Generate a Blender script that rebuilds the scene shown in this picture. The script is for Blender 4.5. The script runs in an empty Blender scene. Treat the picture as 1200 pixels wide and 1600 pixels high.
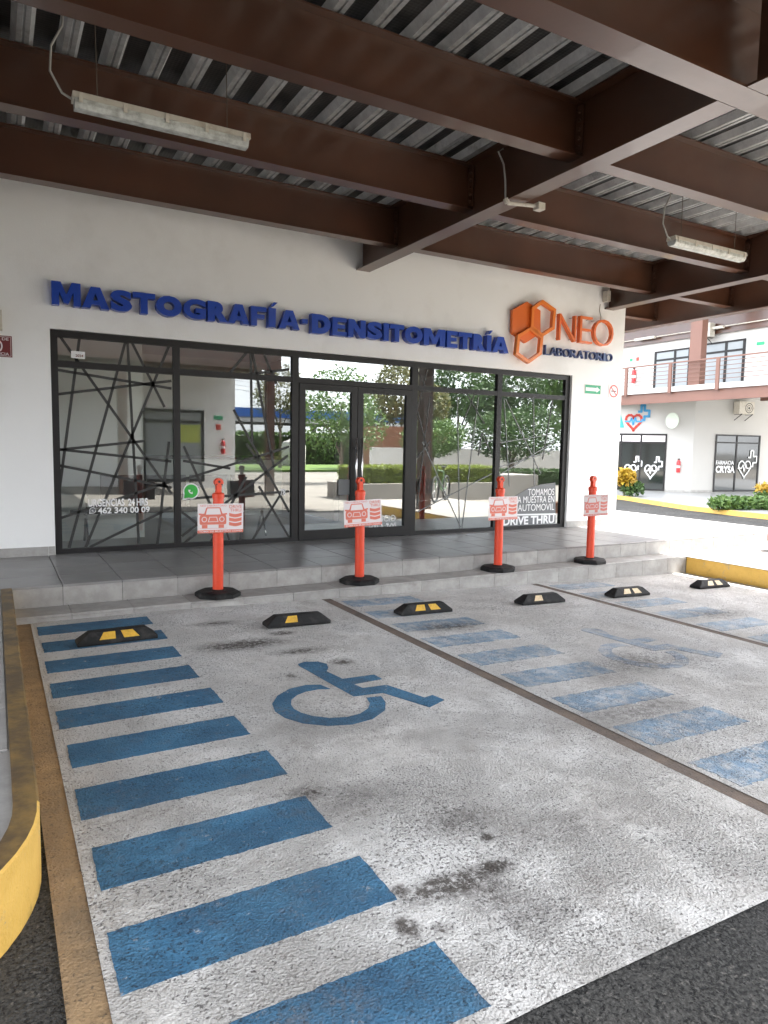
import bpy, math, random
from mathutils import Vector, Matrix
random.seed(7)
R_ = math.radians
SC = bpy.context.scene
COL = SC.collection

# ------------------------------------------------------------------ camera, sky, sun, exposure
CAM = Vector((0.0, 0.0, 1.5))
FPX = 1083.36
RM = Matrix(((0.87194979, 0.02977169, -0.48868928),
             (-0.48926428, 0.0896851, -0.86751199),
             (0.01800085, 0.9955251, 0.09276714)))
cam_d = bpy.data.cameras.new('camera')
cam = bpy.data.objects.new('camera', cam_d)
COL.objects.link(cam)
cam_d.sensor_fit = 'HORIZONTAL'
cam_d.sensor_width = 36.0
cam_d.lens = 36.0 * FPX / 1200.0
cam_d.clip_start = 0.05
cam_d.clip_end = 2000.0
cam.matrix_world = Matrix.Translation(CAM) @ RM.to_4x4()
SC.camera = cam

SUN_DIR = Vector((0.70, 0.004, 1.0)).normalized()      # from the ground towards the sun
SUN_EL = math.asin(SUN_DIR.z)
SUN_ROT = math.atan2(SUN_DIR.x, SUN_DIR.y)
world = bpy.data.worlds.new('World')
SC.world = world
world.use_nodes = True
wn = world.node_tree.nodes
bg = wn['Background']
sky = wn.new('ShaderNodeTexSky')
sky.sky_type = 'NISHITA'
sky.sun_disc = False
sky.sun_elevation = SUN_EL
sky.sun_rotation = SUN_ROT
sky.air_density = 0.8
sky.dust_density = 5.0
sky.ozone_density = 1.0
tc = wn.new('ShaderNodeTexCoord'); cn = wn.new('ShaderNodeTexNoise'); cn.inputs['Scale'].default_value = 2.2; cn.inputs['Detail'].default_value = 7; cn.inputs['Roughness'].default_value = .6
mp = wn.new('ShaderNodeMapping'); mp.inputs['Scale'].default_value = (1, 1, 2.6)
cr = wn.new('ShaderNodeMapRange'); cr.inputs[1].default_value = .36; cr.inputs[2].default_value = .60; cr.inputs[3].default_value = .30; cr.inputs[4].default_value = .95
cm = wn.new('ShaderNodeMix'); cm.data_type = 'RGBA'; cm.inputs[7].default_value = (8.3, 8.6, 9.0, 1)
WL = world.node_tree.links
WL.new(tc.outputs['Generated'], mp.inputs[0]); WL.new(mp.outputs[0], cn.inputs['Vector']); WL.new(cn.outputs['Fac'], cr.inputs[0]); WL.new(cr.outputs[0], cm.inputs[0]); WL.new(sky.outputs[0], cm.inputs[6]); WL.new(cm.outputs[2], bg.inputs[0])
bg.inputs[1].default_value = 0.095
sun_d = bpy.data.lights.new('sun', 'SUN')
sun_d.energy = 3.8
sun_d.angle = R_(0.53)
sun_d.color = (1.0, 0.965, 0.92)
sun = bpy.data.objects.new('sun', sun_d)
COL.objects.link(sun)
sun.location = (30, 0, 40)
sun.rotation_euler = (-SUN_DIR).to_track_quat('-Z', 'Y').to_euler()
SC.view_settings.view_transform = 'Standard'
SC.view_settings.look = 'None'
SC.view_settings.gamma = 1.0
SC.view_settings.exposure = 3.4
SC.cycles.max_bounces = 10
SC.cycles.diffuse_bounces = 6
SC.cycles.glossy_bounces = 5
SC.cycles.transparent_max_bounces = 12
SC.cycles.use_denoising = True
SC.cycles.sample_clamp_indirect = 8.0
SC.cycles.caustics_reflective = False
SC.cycles.caustics_refractive = False

# ------------------------------------------------------------------ measuring helpers (photo pixel -> point on a known plane)
def _ray(px, py):
    return RM @ Vector((px - 600.0, 800.0 - py, -FPX))
def onY(px, py, y):
    d = _ray(px, py); return CAM + d * ((y - CAM.y) / d.y)
def onX(px, py, x):
    d = _ray(px, py); return CAM + d * ((x - CAM.x) / d.x)
def onZ(px, py, z):
    d = _ray(px, py); return CAM + d * ((z - CAM.z) / d.z)
def onV(px, py, a, b):
    d = _ray(px, py)
    n = Vector((-(b[1] - a[1]), b[0] - a[0], 0))
    return CAM + d * (n.dot(Vector((a[0], a[1], 0))) / n.dot(Vector((d.x, d.y, 0))))
def g(x):                       # height of the ground: level, then falling gently to the right
    if x < 1.3: return 0.0
    if x < 8.5: return -0.025 * (x - 1.3)
    if x < 12.0: return -0.18 - (x - 8.5) / 3.5 * 0.15
    return -0.33
def onG(px, py):
    z = 0
    for i in range(6):
        P = onZ(px, py, z); z = g(P.x)
    return P

# ------------------------------------------------------------------ materials
def mat(name, col=(.5, .5, .5), rough=.6, metal=0.0, spec=0.5, var=0.0, vscale=3.0, bump=0.0, bscale=60.0, coat=0.0, objvar=0.0, dirt=None, dscale=2.0, damt=.5):
    m = bpy.data.materials.new(name); m.use_nodes = True
    nt = m.node_tree; n = nt.nodes; L = nt.links
    b = n['Principled BSDF']
    b.inputs['Base Color'].default_value = (*col, 1)
    b.inputs['Roughness'].default_value = rough
    b.inputs['Metallic'].default_value = metal
    b.inputs['Specular IOR Level'].default_value = spec
    b.inputs['Coat Weight'].default_value = coat
    geo = n.new('ShaderNodeNewGeometry')
    c = None
    if var or objvar or dirt:
        rgb = n.new('ShaderNodeRGB'); rgb.outputs[0].default_value = (*col, 1); c = rgb.outputs[0]
    if var:
        no = n.new('ShaderNodeTexNoise'); no.inputs['Scale'].default_value = vscale; no.inputs['Detail'].default_value = 6
        L.new(geo.outputs['Position'], no.inputs['Vector'])
        mr = n.new('ShaderNodeMapRange'); mr.inputs[1].default_value = .25; mr.inputs[2].default_value = .75
        mr.inputs[3].default_value = 1 - var; mr.inputs[4].default_value = 1 + var
        L.new(no.outputs['Fac'], mr.inputs[0])
        mx = n.new('ShaderNodeVectorMath'); mx.operation = 'SCALE'
        L.new(c, mx.inputs[0]); L.new(mr.outputs[0], mx.inputs['Scale']); c = mx.outputs[0]
    if objvar:
        oi = n.new('ShaderNodeObjectInfo')
        mr = n.new('ShaderNodeMapRange'); mr.inputs[3].default_value = 1 - objvar; mr.inputs[4].default_value = 1 + objvar
        L.new(oi.outputs['Random'], mr.inputs[0])
        mx = n.new('ShaderNodeVectorMath'); mx.operation = 'SCALE'
        L.new(c, mx.inputs[0]); L.new(mr.outputs[0], mx.inputs['Scale']); c = mx.outputs[0]
    if dirt:
        no = n.new('ShaderNodeTexNoise'); no.inputs['Scale'].default_value = dscale; no.inputs['Detail'].default_value = 9; no.inputs['Roughness'].default_value = .65
        L.new(geo.outputs['Position'], no.inputs['Vector'])
        mr = n.new('ShaderNodeMapRange'); mr.inputs[1].default_value = .5; mr.inputs[2].default_value = .72; mr.inputs[4].default_value = damt
        L.new(no.outputs['Fac'], mr.inputs[0])
        mx = n.new('ShaderNodeMix'); mx.data_type = 'RGBA'
        L.new(mr.outputs[0], mx.inputs[0]); L.new(c, mx.inputs[6]); mx.inputs[7].default_value = (*dirt, 1); c = mx.outputs[2]
    if c: L.new(c, b.inputs['Base Color'])
    if bump:
        no = n.new('ShaderNodeTexNoise'); no.inputs['Scale'].default_value = bscale; no.inputs['Detail'].default_value = 4
        L.new(geo.outputs['Position'], no.inputs['Vector'])
        bp = n.new('ShaderNodeBump'); bp.inputs['Strength'].default_value = bump; bp.inputs['Distance'].default_value = .01
        L.new(no.outputs['Fac'], bp.inputs['Height']); L.new(bp.outputs[0], b.inputs['Normal'])
    return m

class NT:
    """small node-graph writer for the custom ground materials"""
    def __init__(s, name):
        s.m = bpy.data.materials.new(name); s.m.use_nodes = True
        s.n = s.m.node_tree.nodes; s.L = s.m.node_tree.links
        s.b = s.n['Principled BSDF']
        s.pos = s.n.new('ShaderNodeNewGeometry').outputs['Position']
    def noise(s, scale, detail=5, rough=.55):
        o = s.n.new('ShaderNodeTexNoise'); o.inputs['Scale'].default_value = scale; o.inputs['Detail'].default_value = detail; o.inputs['Roughness'].default_value = rough
        s.L.new(s.pos, o.inputs['Vector']); return o.outputs['Fac']
    def voro(s, scale, rnd=1.0):
        o = s.n.new('ShaderNodeTexVoronoi'); o.inputs['Scale'].default_value = scale; o.inputs['Randomness'].default_value = rnd
        s.L.new(s.pos, o.inputs['Vector']); return o.outputs['Distance']
    def rng(s, v, a, b, c=0.0, d=1.0):
        o = s.n.new('ShaderNodeMapRange'); o.interpolation_type = 'SMOOTHSTEP'
        for i, q in enumerate((a, b, c, d)): o.inputs[i + 1].default_value = q
        s.L.new(v, o.inputs[0]); return o.outputs[0]
    def math(s, op, a, b=None):
        o = s.n.new('ShaderNodeMath'); o.operation = op
        for i, q in enumerate((a, b)):
            if q is None: continue
            if isinstance(q, (int, float)): o.inputs[i].default_value = q
            else: s.L.new(q, o.inputs[i])
        return o.outputs[0]
    def mix(s, f, a, b):
        o = s.n.new('ShaderNodeMix'); o.data_type = 'RGBA'
        if isinstance(f, (int, float)): o.inputs[0].default_value = f
        else: s.L.new(f, o.inputs[0])
        for i, q in ((6, a), (7, b)):
            if isinstance(q, tuple): o.inputs[i].default_value = (*q, 1)
            else: s.L.new(q, o.inputs[i])
        return o.outputs[2]
    def spot(s, c, r):
        sub = s.n.new('ShaderNodeVectorMath'); sub.operation = 'SUBTRACT'; sub.inputs[1].default_value = (c[0], c[1], c[2])
        s.L.new(s.pos, sub.inputs[0])
        dv = s.n.new('ShaderNodeVectorMath'); dv.operation = 'DIVIDE'; dv.inputs[1].default_value = (r[0], r[1], 1)
        s.L.new(sub.outputs[0], dv.inputs[0])
        ln = s.n.new('ShaderNodeVectorMath'); ln.operation = 'LENGTH'; s.L.new(dv.outputs[0], ln.inputs[0])
        return s.rng(ln.outputs['Value'], 1.0, .0)
    def done(s, col, height=None, strength=.6, dist=.01, rough=.8):
        if isinstance(col, tuple): s.b.inputs['Base Color'].default_value = (*col, 1)
        else: s.L.new(col, s.b.inputs['Base Color'])
        if isinstance(rough, float): s.b.inputs['Roughness'].default_value = rough
        else: s.L.new(rough, s.b.inputs['Roughness'])
        if height is not None:
            bp = s.n.new('ShaderNodeBump'); bp.inputs['Strength'].default_value = strength; bp.inputs['Distance'].default_value = dist
            s.L.new(height, bp.inputs['Height']); s.L.new(bp.outputs[0], s.b.inputs['Normal'])
        return s.m

def holes(t, lo=.335, hi=.405, sc=80):
    """open pits of a coarse surface, in rougher and smoother patches: 1 inside a pit"""
    n = t.math('ADD', t.noise(sc, 3, .6), t.math('MULTIPLY', t.math('SUBTRACT', t.noise(1.6, 8, .75), .5), .42))
    return t.rng(n, hi, lo)
def rough_height(t, h=None):
    h = holes(t) if h is None else h
    k = t.rng(t.noise(1.9, 6, .7), .36, .62, .35, 1.35)
    f = t.math('ADD', t.math('MULTIPLY', t.voro(105), .85), t.math('MULTIPLY', t.noise(75, 5, .75), 1.25))
    return t.math('SUBTRACT', t.math('MULTIPLY', f, k), t.math('MULTIPLY', h, .8))

def paint_mat(name, kind):
    t = NT(name)
    hl = holes(t); h = rough_height(t, hl)
    white = (.70, .69, .67)
    warm = t.mix(t.rng(t.noise(.8, 7, .65), .38, .62), white, (.60, .58, .55)); warm = t.mix(t.rng(t.noise(26, 8, .75), .52, .68, 0, .5), warm, (.38, .345, .305))
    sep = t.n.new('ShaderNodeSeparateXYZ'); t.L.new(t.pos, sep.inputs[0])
    front_tone = t.math('MULTIPLY', t.rng(sep.outputs['Y'], 5.5, 1.8, .0, .38), t.rng(t.noise(1.9, 9, .7), .32, .62, .1, 1.0))  # paint darker in patches towards the front edge
    warm = t.mix(front_tone, warm, (.37, .34, .305))
    edge = t.rng(t.noise(13, 9, .8), .60, .66, 0, 1)
    if kind == 'white':
        c = warm
    elif kind == 'blue':
        c = t.mix(t.rng(t.noise(3.5, 8, .7), .32, .68), (.030, .125, .235), (.060, .195, .330))
        c = t.mix(t.math('MULTIPLY', edge, .55), c, warm); c = t.mix(t.math('MULTIPLY', t.rng(t.noise(5, 8, .75), .52, .70), .45), c, (.085, .105, .125))
    elif kind == 'blue_worn':
        c = t.mix(t.rng(t.noise(9, 9, .75), .38, .66, .25, .85), (.10, .25, .41), warm); c = t.mix(edge, c, warm)
    elif kind == 'blue_faint':
        c = t.mix(t.rng(t.noise(7, 9, .75), .38, .66, .38, .90), (.15, .31, .48), warm); c = t.mix(edge, c, warm)
    elif kind == 'blue_ghost':
        c = t.mix(t.rng(t.noise(10, 9, .75), .40, .66, .40, .92), (.12, .26, .44), warm); c = t.mix(edge, c, warm)
    scuff = t.math('MULTIPLY', t.math('MULTIPLY', t.rng(t.noise(2.0, 9, .75), .50, .70), t.rng(t.noise(45, 5, .7), .40, .60)), .55)
    c = t.mix(scuff, c, (.20, .165, .14))
    # oil and tyre marks, each with a shape of its own
    for (p, r, amt) in STAINS:
        m = t.math('MINIMUM', t.math('MULTIPLY', t.spot(p, r), t.rng(t.noise(24, 9, .8), .34, .64, .12, amt * 1.7)), .9)
        c = t.mix(m, c, (.040, .029, .021))
    c = t.mix(t.math('MULTIPLY', hl, .68), c, (.050, .043, .037) if not kind == 'blue' else (.014, .030, .050))
    return t.done(c, h, 1.0, .013, .78)

STAINS = []
for (px, py, rx, ry, am) in [(700, 1385, .30, .10, 1.1), (775, 1355, .13, .06, 1.3), (758, 1309, .05, .05, 1.0), (636, 1452, .06, .09, 1.0), (690, 1455, .07, .05, .7), (622, 1392, .05, .05, .9), (760, 1400, .22, .14, .55),
                             (380, 1008, .55, .20, .95), (470, 1018, .35, .12, .7), (440, 990, .16, .10, 1.0), (535, 1035, .14, .12, .9), (335, 975, .3, .12, .6), (455, 1057, .05, .05, .8),
                             (700, 980, .6, .2, .65), (1010, 1035, .9, .35, .45), (1120, 960, .8, .3, .5), (720, 1285, .35, .16, .45), (560, 1250, .35, .2, .4), (900, 1290, .5, .2, .3), (830, 1430, .3, .15, .4), (500, 1130, .5, .3, .25), (480, 1240, .14, .1, .7), (1000, 1110, .9, .25, .4)]:
    P = onG(px, py); STAINS.append(((P.x, P.y, P.z), (rx, ry), am))

M = {}
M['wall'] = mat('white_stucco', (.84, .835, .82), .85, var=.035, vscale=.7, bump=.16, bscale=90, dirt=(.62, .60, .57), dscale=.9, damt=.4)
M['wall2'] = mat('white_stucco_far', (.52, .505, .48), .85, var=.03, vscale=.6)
M['steel'] = mat('brown_steel_paint', (.080, .031, .0155), .34, spec=.8, var=.25, vscale=1.6, bump=.05, bscale=14, coat=.2, dirt=(.10, .058, .036), dscale=2.2, damt=.35)
M['steel_pink'] = mat('faded_brown_steel_paint', (.155, .072, .05), .5, var=.1, vscale=1.2)
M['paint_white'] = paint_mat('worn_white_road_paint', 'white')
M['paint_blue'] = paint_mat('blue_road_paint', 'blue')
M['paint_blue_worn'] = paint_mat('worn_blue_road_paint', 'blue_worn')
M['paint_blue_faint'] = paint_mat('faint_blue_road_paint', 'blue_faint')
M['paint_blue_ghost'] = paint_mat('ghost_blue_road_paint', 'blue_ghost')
def asphalt(name, a, b, st=1.0):
    t = NT(name); v = t.voro(105)
    c = t.mix(t.rng(v, .15, .6), a, b)
    c = t.mix(t.rng(t.noise(60, 4), .55, .75, 0, .6), c, (.16, .15, .13))
    c = t.mix(t.rng(t.noise(.7, 6), .3, .7, 0, .35), c, (.10, .095, .085))
    return t.done(c, t.math('ADD', t.math('MULTIPLY', v, -1.2), t.math('MULTIPLY', t.noise(40, 5), .8)), st, .012, .85)
def asphalt(name, a, b, st=1.0):
    t = NT(name); hl = holes(t, .36, .47, 75)
    c = t.mix(t.rng(t.noise(90, 5, .7), .40, .62), b, a); c = t.mix(t.rng(t.noise(50, 4), .60, .68, 0, .8), c, (.15, .14, .125)); c = t.mix(t.rng(t.noise(.7, 6), .3, .7, 0, .3), c, (.09, .085, .075)); c = t.mix(hl, c, (.006, .006, .006))
    return t.done(c, t.math('SUBTRACT', t.math('MULTIPLY', t.noise(70, 4), .8), t.math('MULTIPLY', hl, 1.0)), 1.0, .018, .8)
M['asphalt'] = asphalt('coarse_asphalt', (.060, .059, .055), (.012, .012, .012))
t = NT('tan_concrete'); c = t.mix(t.rng(t.noise(5, 8, .7), .3, .7), (.42, .275, .14), (.26, .175, .095)); c = t.mix(t.rng(t.noise(60, 5), .56, .7, 0, .8), c, (.06, .045, .03)); c = t.mix(t.rng(t.noise(1.3, 4), .4, .65, 0, .5), c, (.12, .10, .075))
M['tan'] = t.done(c, rough_height(t), .7, .008, .85)
t = NT('brown_joint_concrete'); c = t.mix(t.rng(t.noise(6, 8, .7), .3, .7), (.20, .15, .115), (.12, .095, .08)); c = t.mix(t.rng(t.noise(70, 5), .58, .7, 0, .8), c, (.05, .045, .04))
M['joint'] = t.done(c, rough_height(t), .6, .007, .85)
t = NT('yellow_kerb_face_paint'); c = t.mix(t.rng(t.noise(3, 8, .7), .35, .68), (.70, .44, .10), (.60, .36, .07)); c = t.mix(t.rng(t.noise(8, 9, .8), .57, .66, 0, .85), c, (.33, .29, .23)); c = t.mix(t.rng(t.noise(3.3, 9, .8), .58, .72, 0, .6), c, (.20, .13, .05))
M['kerb_yellow'] = t.done(c, t.math('ADD', t.noise(22, 7, .7), t.noise(90, 3)), .45, .012, .62)
t = NT('worn_kerb_top_paint'); c = t.mix(t.rng(t.noise(4, 8, .7), .36, .6), (.24, .15, .048), (.105, .07, .036)); c = t.mix(t.rng(t.noise(20, 7, .75), .55, .72, 0, .7), c, (.045, .035, .026))
M['kerb_top'] = t.done(c, t.noise(40, 6), .4, .008, .6)
t = NT('grey_porcelain_tile')
oi = t.n.new('ShaderNodeObjectInfo')
k = t.rng(t.noise(2.4, 7, .62), .3, .7); c = t.mix(k, (.22, .212, .205), (.295, .287, .28))
c = t.mix(t.math('MULTIPLY', oi.outputs['Random'], .45), c, (.15, .145, .14)); c = t.mix(t.rng(t.noise(1.6, 5, .6), .45, .8, 0, .25), c, (.14, .125, .115))
M['tile'] = t.done(c, None, .04, .01, t.rng(t.noise(.9, 3), .3, .7, .34, .40))
t = NT('grey_step_tile')
oi = t.n.new('ShaderNodeObjectInfo')
k = t.rng(t.noise(6, 8, .68), .32, .7); c = t.mix(k, (.31, .295, .275), (.44, .425, .40))
c = t.mix(t.math('MULTIPLY', oi.outputs['Random'], .35), c, (.22, .21, .20)); c = t.mix(t.rng(t.noise(9, 9, .75), .56, .78, 0, .5), c, (.13, .115, .10))
M['riser'] = t.done(c, t.noise(30, 4), .08, .01, .55)
M['grout'] = mat('dark_grout', (.055, .05, .046), .9, var=.2, vscale=8)
M['mortar'] = mat('pale_mortar', (.33, .31, .29), .9, var=.15, vscale=6)
M['concrete'] = mat('pale_concrete', (.30, .28, .255), .85, var=.12, vscale=1.5, bump=.25, bscale=60, dirt=(.28, .25, .22), dscale=1.8, damt=.4)
M['rubber'] = mat('black_rubber', (.010, .010, .010), .7, spec=.3, var=.3, vscale=6, bump=.25, bscale=80, dirt=(.075, .07, .065), dscale=9, damt=.55)
M['refl_y'] = mat('amber_reflective_tape', (.62, .36, .035), .35, var=.15, vscale=40, dirt=(.2, .13, .04), dscale=14, damt=.5)
M['refl_w'] = mat('pale_worn_tape', (.58, .44, .25), .45, var=.15, vscale=40, dirt=(.22, .17, .11), dscale=14, damt=.6)
M['orange'] = mat('orange_red_plastic', (.72, .062, .020), .42, var=.05, vscale=5, dirt=(.45, .06, .035), dscale=6, damt=.4)
M['plate'] = mat('white_sign_board', (.72, .66, .66), .45)
M['plate2'] = mat('greyed_sign_board', (.42, .38, .38), .5)
M['print'] = mat('salmon_red_print', (.66, .17, .115), .5)
M['print2'] = mat('dull_red_print', (.42, .10, .08), .5)
M['alu'] = mat('dark_bronze_aluminium', (.016, .0145, .0145), .45, spec=.3, var=.15, vscale=5)
M['chrome'] = mat('brushed_steel', (.62, .62, .62), .22, metal=1.0)
M['blue_letter'] = mat('cobalt_sign_enamel', (.006, .050, .36), .34, coat=.25)
M['orange_letter'] = mat('orange_sign_enamel', (.72, .145, .020), .38, coat=.2)
M['orange_letter2'] = mat('amber_sign_enamel', (.78, .20, .022), .38, coat=.2)
M['navy_letter'] = mat('navy_sign_enamel', (.018, .045, .16), .35)
M['white'] = mat('white_vinyl', (.80, .80, .80), .5)
M['black'] = mat('black_vinyl', (.012, .012, .012), .5)
M['decal_dark'] = mat('dark_vinyl_stripe', (.022, .022, .021), .5)
M['decal_grey'] = mat('grey_vinyl_stripe', (.20, .21, .21), .5)
M['dome'] = mat('grey_vinyl_panel', (.13, .135, .14), .5)
M['green_s'] = mat('green_sign', (.03, .33, .16), .5)
M['green_w'] = mat('bright_green_vinyl', (.03, .42, .05), .5)
M['red_s'] = mat('red_sign', (.55, .05, .03), .5)
M['maroon'] = mat('maroon_sign', (.15, .010, .012), .5)
M['red_tank'] = mat('red_enamel', (.55, .025, .03), .3)
M['fixture'] = mat('aged_white_housing', (.62, .58, .50), .5, dirt=(.35, .28, .2), dscale=12, damt=.7)
t = NT('dusty_diffuser'); c = t.mix(t.rng(t.noise(14, 7, .7), .35, .7), (.62, .64, .60), (.36, .36, .33)); M['diffuser'] = t.done(c, t.noise(60, 3), .2, .01, .18)
M['cable'] = mat('grey_cable', (.42, .41, .38), .6)
M['wire'] = mat('rusty_wire', (.11, .09, .07), .6)
M['galva'] = None
t = NT('galvanised_deck')
c = t.mix(t.rng(t.noise(5, 9, .75), .35, .68), (.80, .82, .82), (.60, .61, .62)); c = t.mix(t.rng(t.noise(2.0, 9, .8), .55, .72, 0, .6), c, (.26, .25, .23))
t.b.inputs['Metallic'].default_value = .25
M['galva'] = t.done(c, t.noise(9, 5), .12, .006, t.rng(t.noise(7, 7), .3, .7, .30, .48))
t = NT('midtone_deck_flat')
c = t.mix(t.rng(t.noise(5, 9, .75), .35, .68), (.55, .56, .56), (.32, .33, .33)); c = t.mix(t.rng(t.noise(2.4, 9, .8), .55, .70, 0, .6), c, (.09, .085, .08)); t.b.inputs['Metallic'].default_value = .4  # flats of the same sheet, toned below the slopes
M['galva_flat'] = t.done(c, t.noise(9, 5), .15, .006, .4)
t = NT('shade_grime_deck_pan')
c = t.mix(t.rng(t.noise(4, 9, .75), .35, .68), (.030, .030, .029), (.010, .010, .010)); c = t.mix(t.rng(t.noise(3.0, 9, .8),   .64, .74, 0, .35), c, (.22, .22, .20))  # shade between the ribs and grime, both put into the pan colour
t.b.inputs['Metallic'].default_value = .1
M['galva_pan'] = t.done(c, t.math('ADD', t.voro(34, .1), t.noise(9, 5)), .35, .008, .42)
M['black_mesh'] = mat('black_perforated_steel', (.03, .03, .032), .5)
M['interior'] = mat('interior_white_paint', (.66, .68, .65), .7)
M['int_floor'] = mat('interior_pale_tile', (.33, .33, .325), .3)
M['int_dark'] = mat('interior_dark_laminate', (.05, .048, .045), .5)
M['poster'] = mat('lime_poster', (.42, .48, .06), .6)
M['poster2'] = mat('mauve_poster', (.30, .18, .28), .6)
M['blue_fascia'] = mat('blue_fascia_paint', (.02, .12, .45), .4)
M['trunk'] = mat('bark', (.13, .10, .075), .9, var=.3, vscale=6, bump=.5, bscale=25)
M['soil'] = mat('dry_soil', (.16, .11, .07), .95, var=.3, vscale=4)
M['terracotta'] = mat('terracotta', (.20, .085, .045), .6, var=.2, vscale=5)
M['far_glass'] = mat('dark_shop_glass', (.02, .024, .022), .06, spec=.9)
M['grey_glass'] = mat('pale_frosted_glass', (.26, .28, .29), .25)
M['red_moto'] = M['red_tank']
def leaf(name, a, b, tr=.25):
    m = bpy.data.materials.new(name); m.use_nodes = True
    n = m.node_tree.nodes; L = m.node_tree.links; bs = n['Principled BSDF']
    geo = n.new('ShaderNodeNewGeometry'); mx = n.new('ShaderNodeMix'); mx.data_type = 'RGBA'
    L.new(geo.outputs['Random Per Island'], mx.inputs[0]); mx.inputs[6].default_value = (*a, 1); mx.inputs[7].default_value = (*b, 1)
    L.new(mx.outputs[2], bs.inputs['Base Color']); bs.inputs['Roughness'].default_value = .55
    tl = n.new('ShaderNodeBsdfTranslucent'); L.new(mx.outputs[2], tl.inputs[0])
    ms = n.new('ShaderNodeMixShader'); ms.inputs[0].default_value = tr
    L.new(bs.outputs[0], ms.inputs[1]); L.new(tl.outputs[0], ms.inputs[2]); L.new(ms.outputs[0], n['Material Output'].inputs[0])
    return m
M['leaf'] = leaf('green_leaves', (.05, .11, .025), (.13, .21, .05))
M['leaf_dark'] = leaf('dark_green_leaves', (.03, .065, .018), (.075, .14, .035))
M['leaf_olive'] = leaf('olive_leaves', (.10, .12, .045), (.22, .20, .085))
M['leaf_lime'] = leaf('lime_hedge_leaves', (.14, .20, .02), (.26, .30, .04))
M['leaf_yellow'] = leaf('yellow_croton_leaves', (.36, .21, .015), (.48, .33, .035))
M['grass'] = mat('lawn', (.10, .17, .03), .9, var=.3, vscale=.8)
def glass(name, refl, tint):
    m = bpy.data.materials.new(name); m.use_nodes = True
    n = m.node_tree.nodes; L = m.node_tree.links; n.remove(n['Principled BSDF'])
    tr = n.new('ShaderNodeBsdfTransparent'); tr.inputs[0].default_value = (*tint, 1)
    gl = n.new('ShaderNodeBsdfGlossy'); gl.inputs['Roughness'].default_value = 0.0; gl.inputs['Color'].default_value = (.97, 1, .99, 1)
    fr = n.new('ShaderNodeLayerWeight'); fr.inputs[0].default_value = .25
    mr = n.new('ShaderNodeMapRange'); mr.inputs[3].default_value = refl; mr.inputs[4].default_value = 1.0
    L.new(fr.outputs['Fresnel'], mr.inputs[0])
    ms = n.new('ShaderNodeMixShader'); L.new(mr.outputs[0], ms.inputs[0]); L.new(tr.outputs[0], ms.inputs[1]); L.new(gl.outputs[0], ms.inputs[2])
    L.new(ms.outputs[0], n['Material Output'].inputs[0])
    return m
M['glass_clear'] = glass('clear_shop_glass', .12, (.93, .96, .94))
M['glass'] = glass('reflective_shop_glass', .24, (.90, .94, .92))

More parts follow.
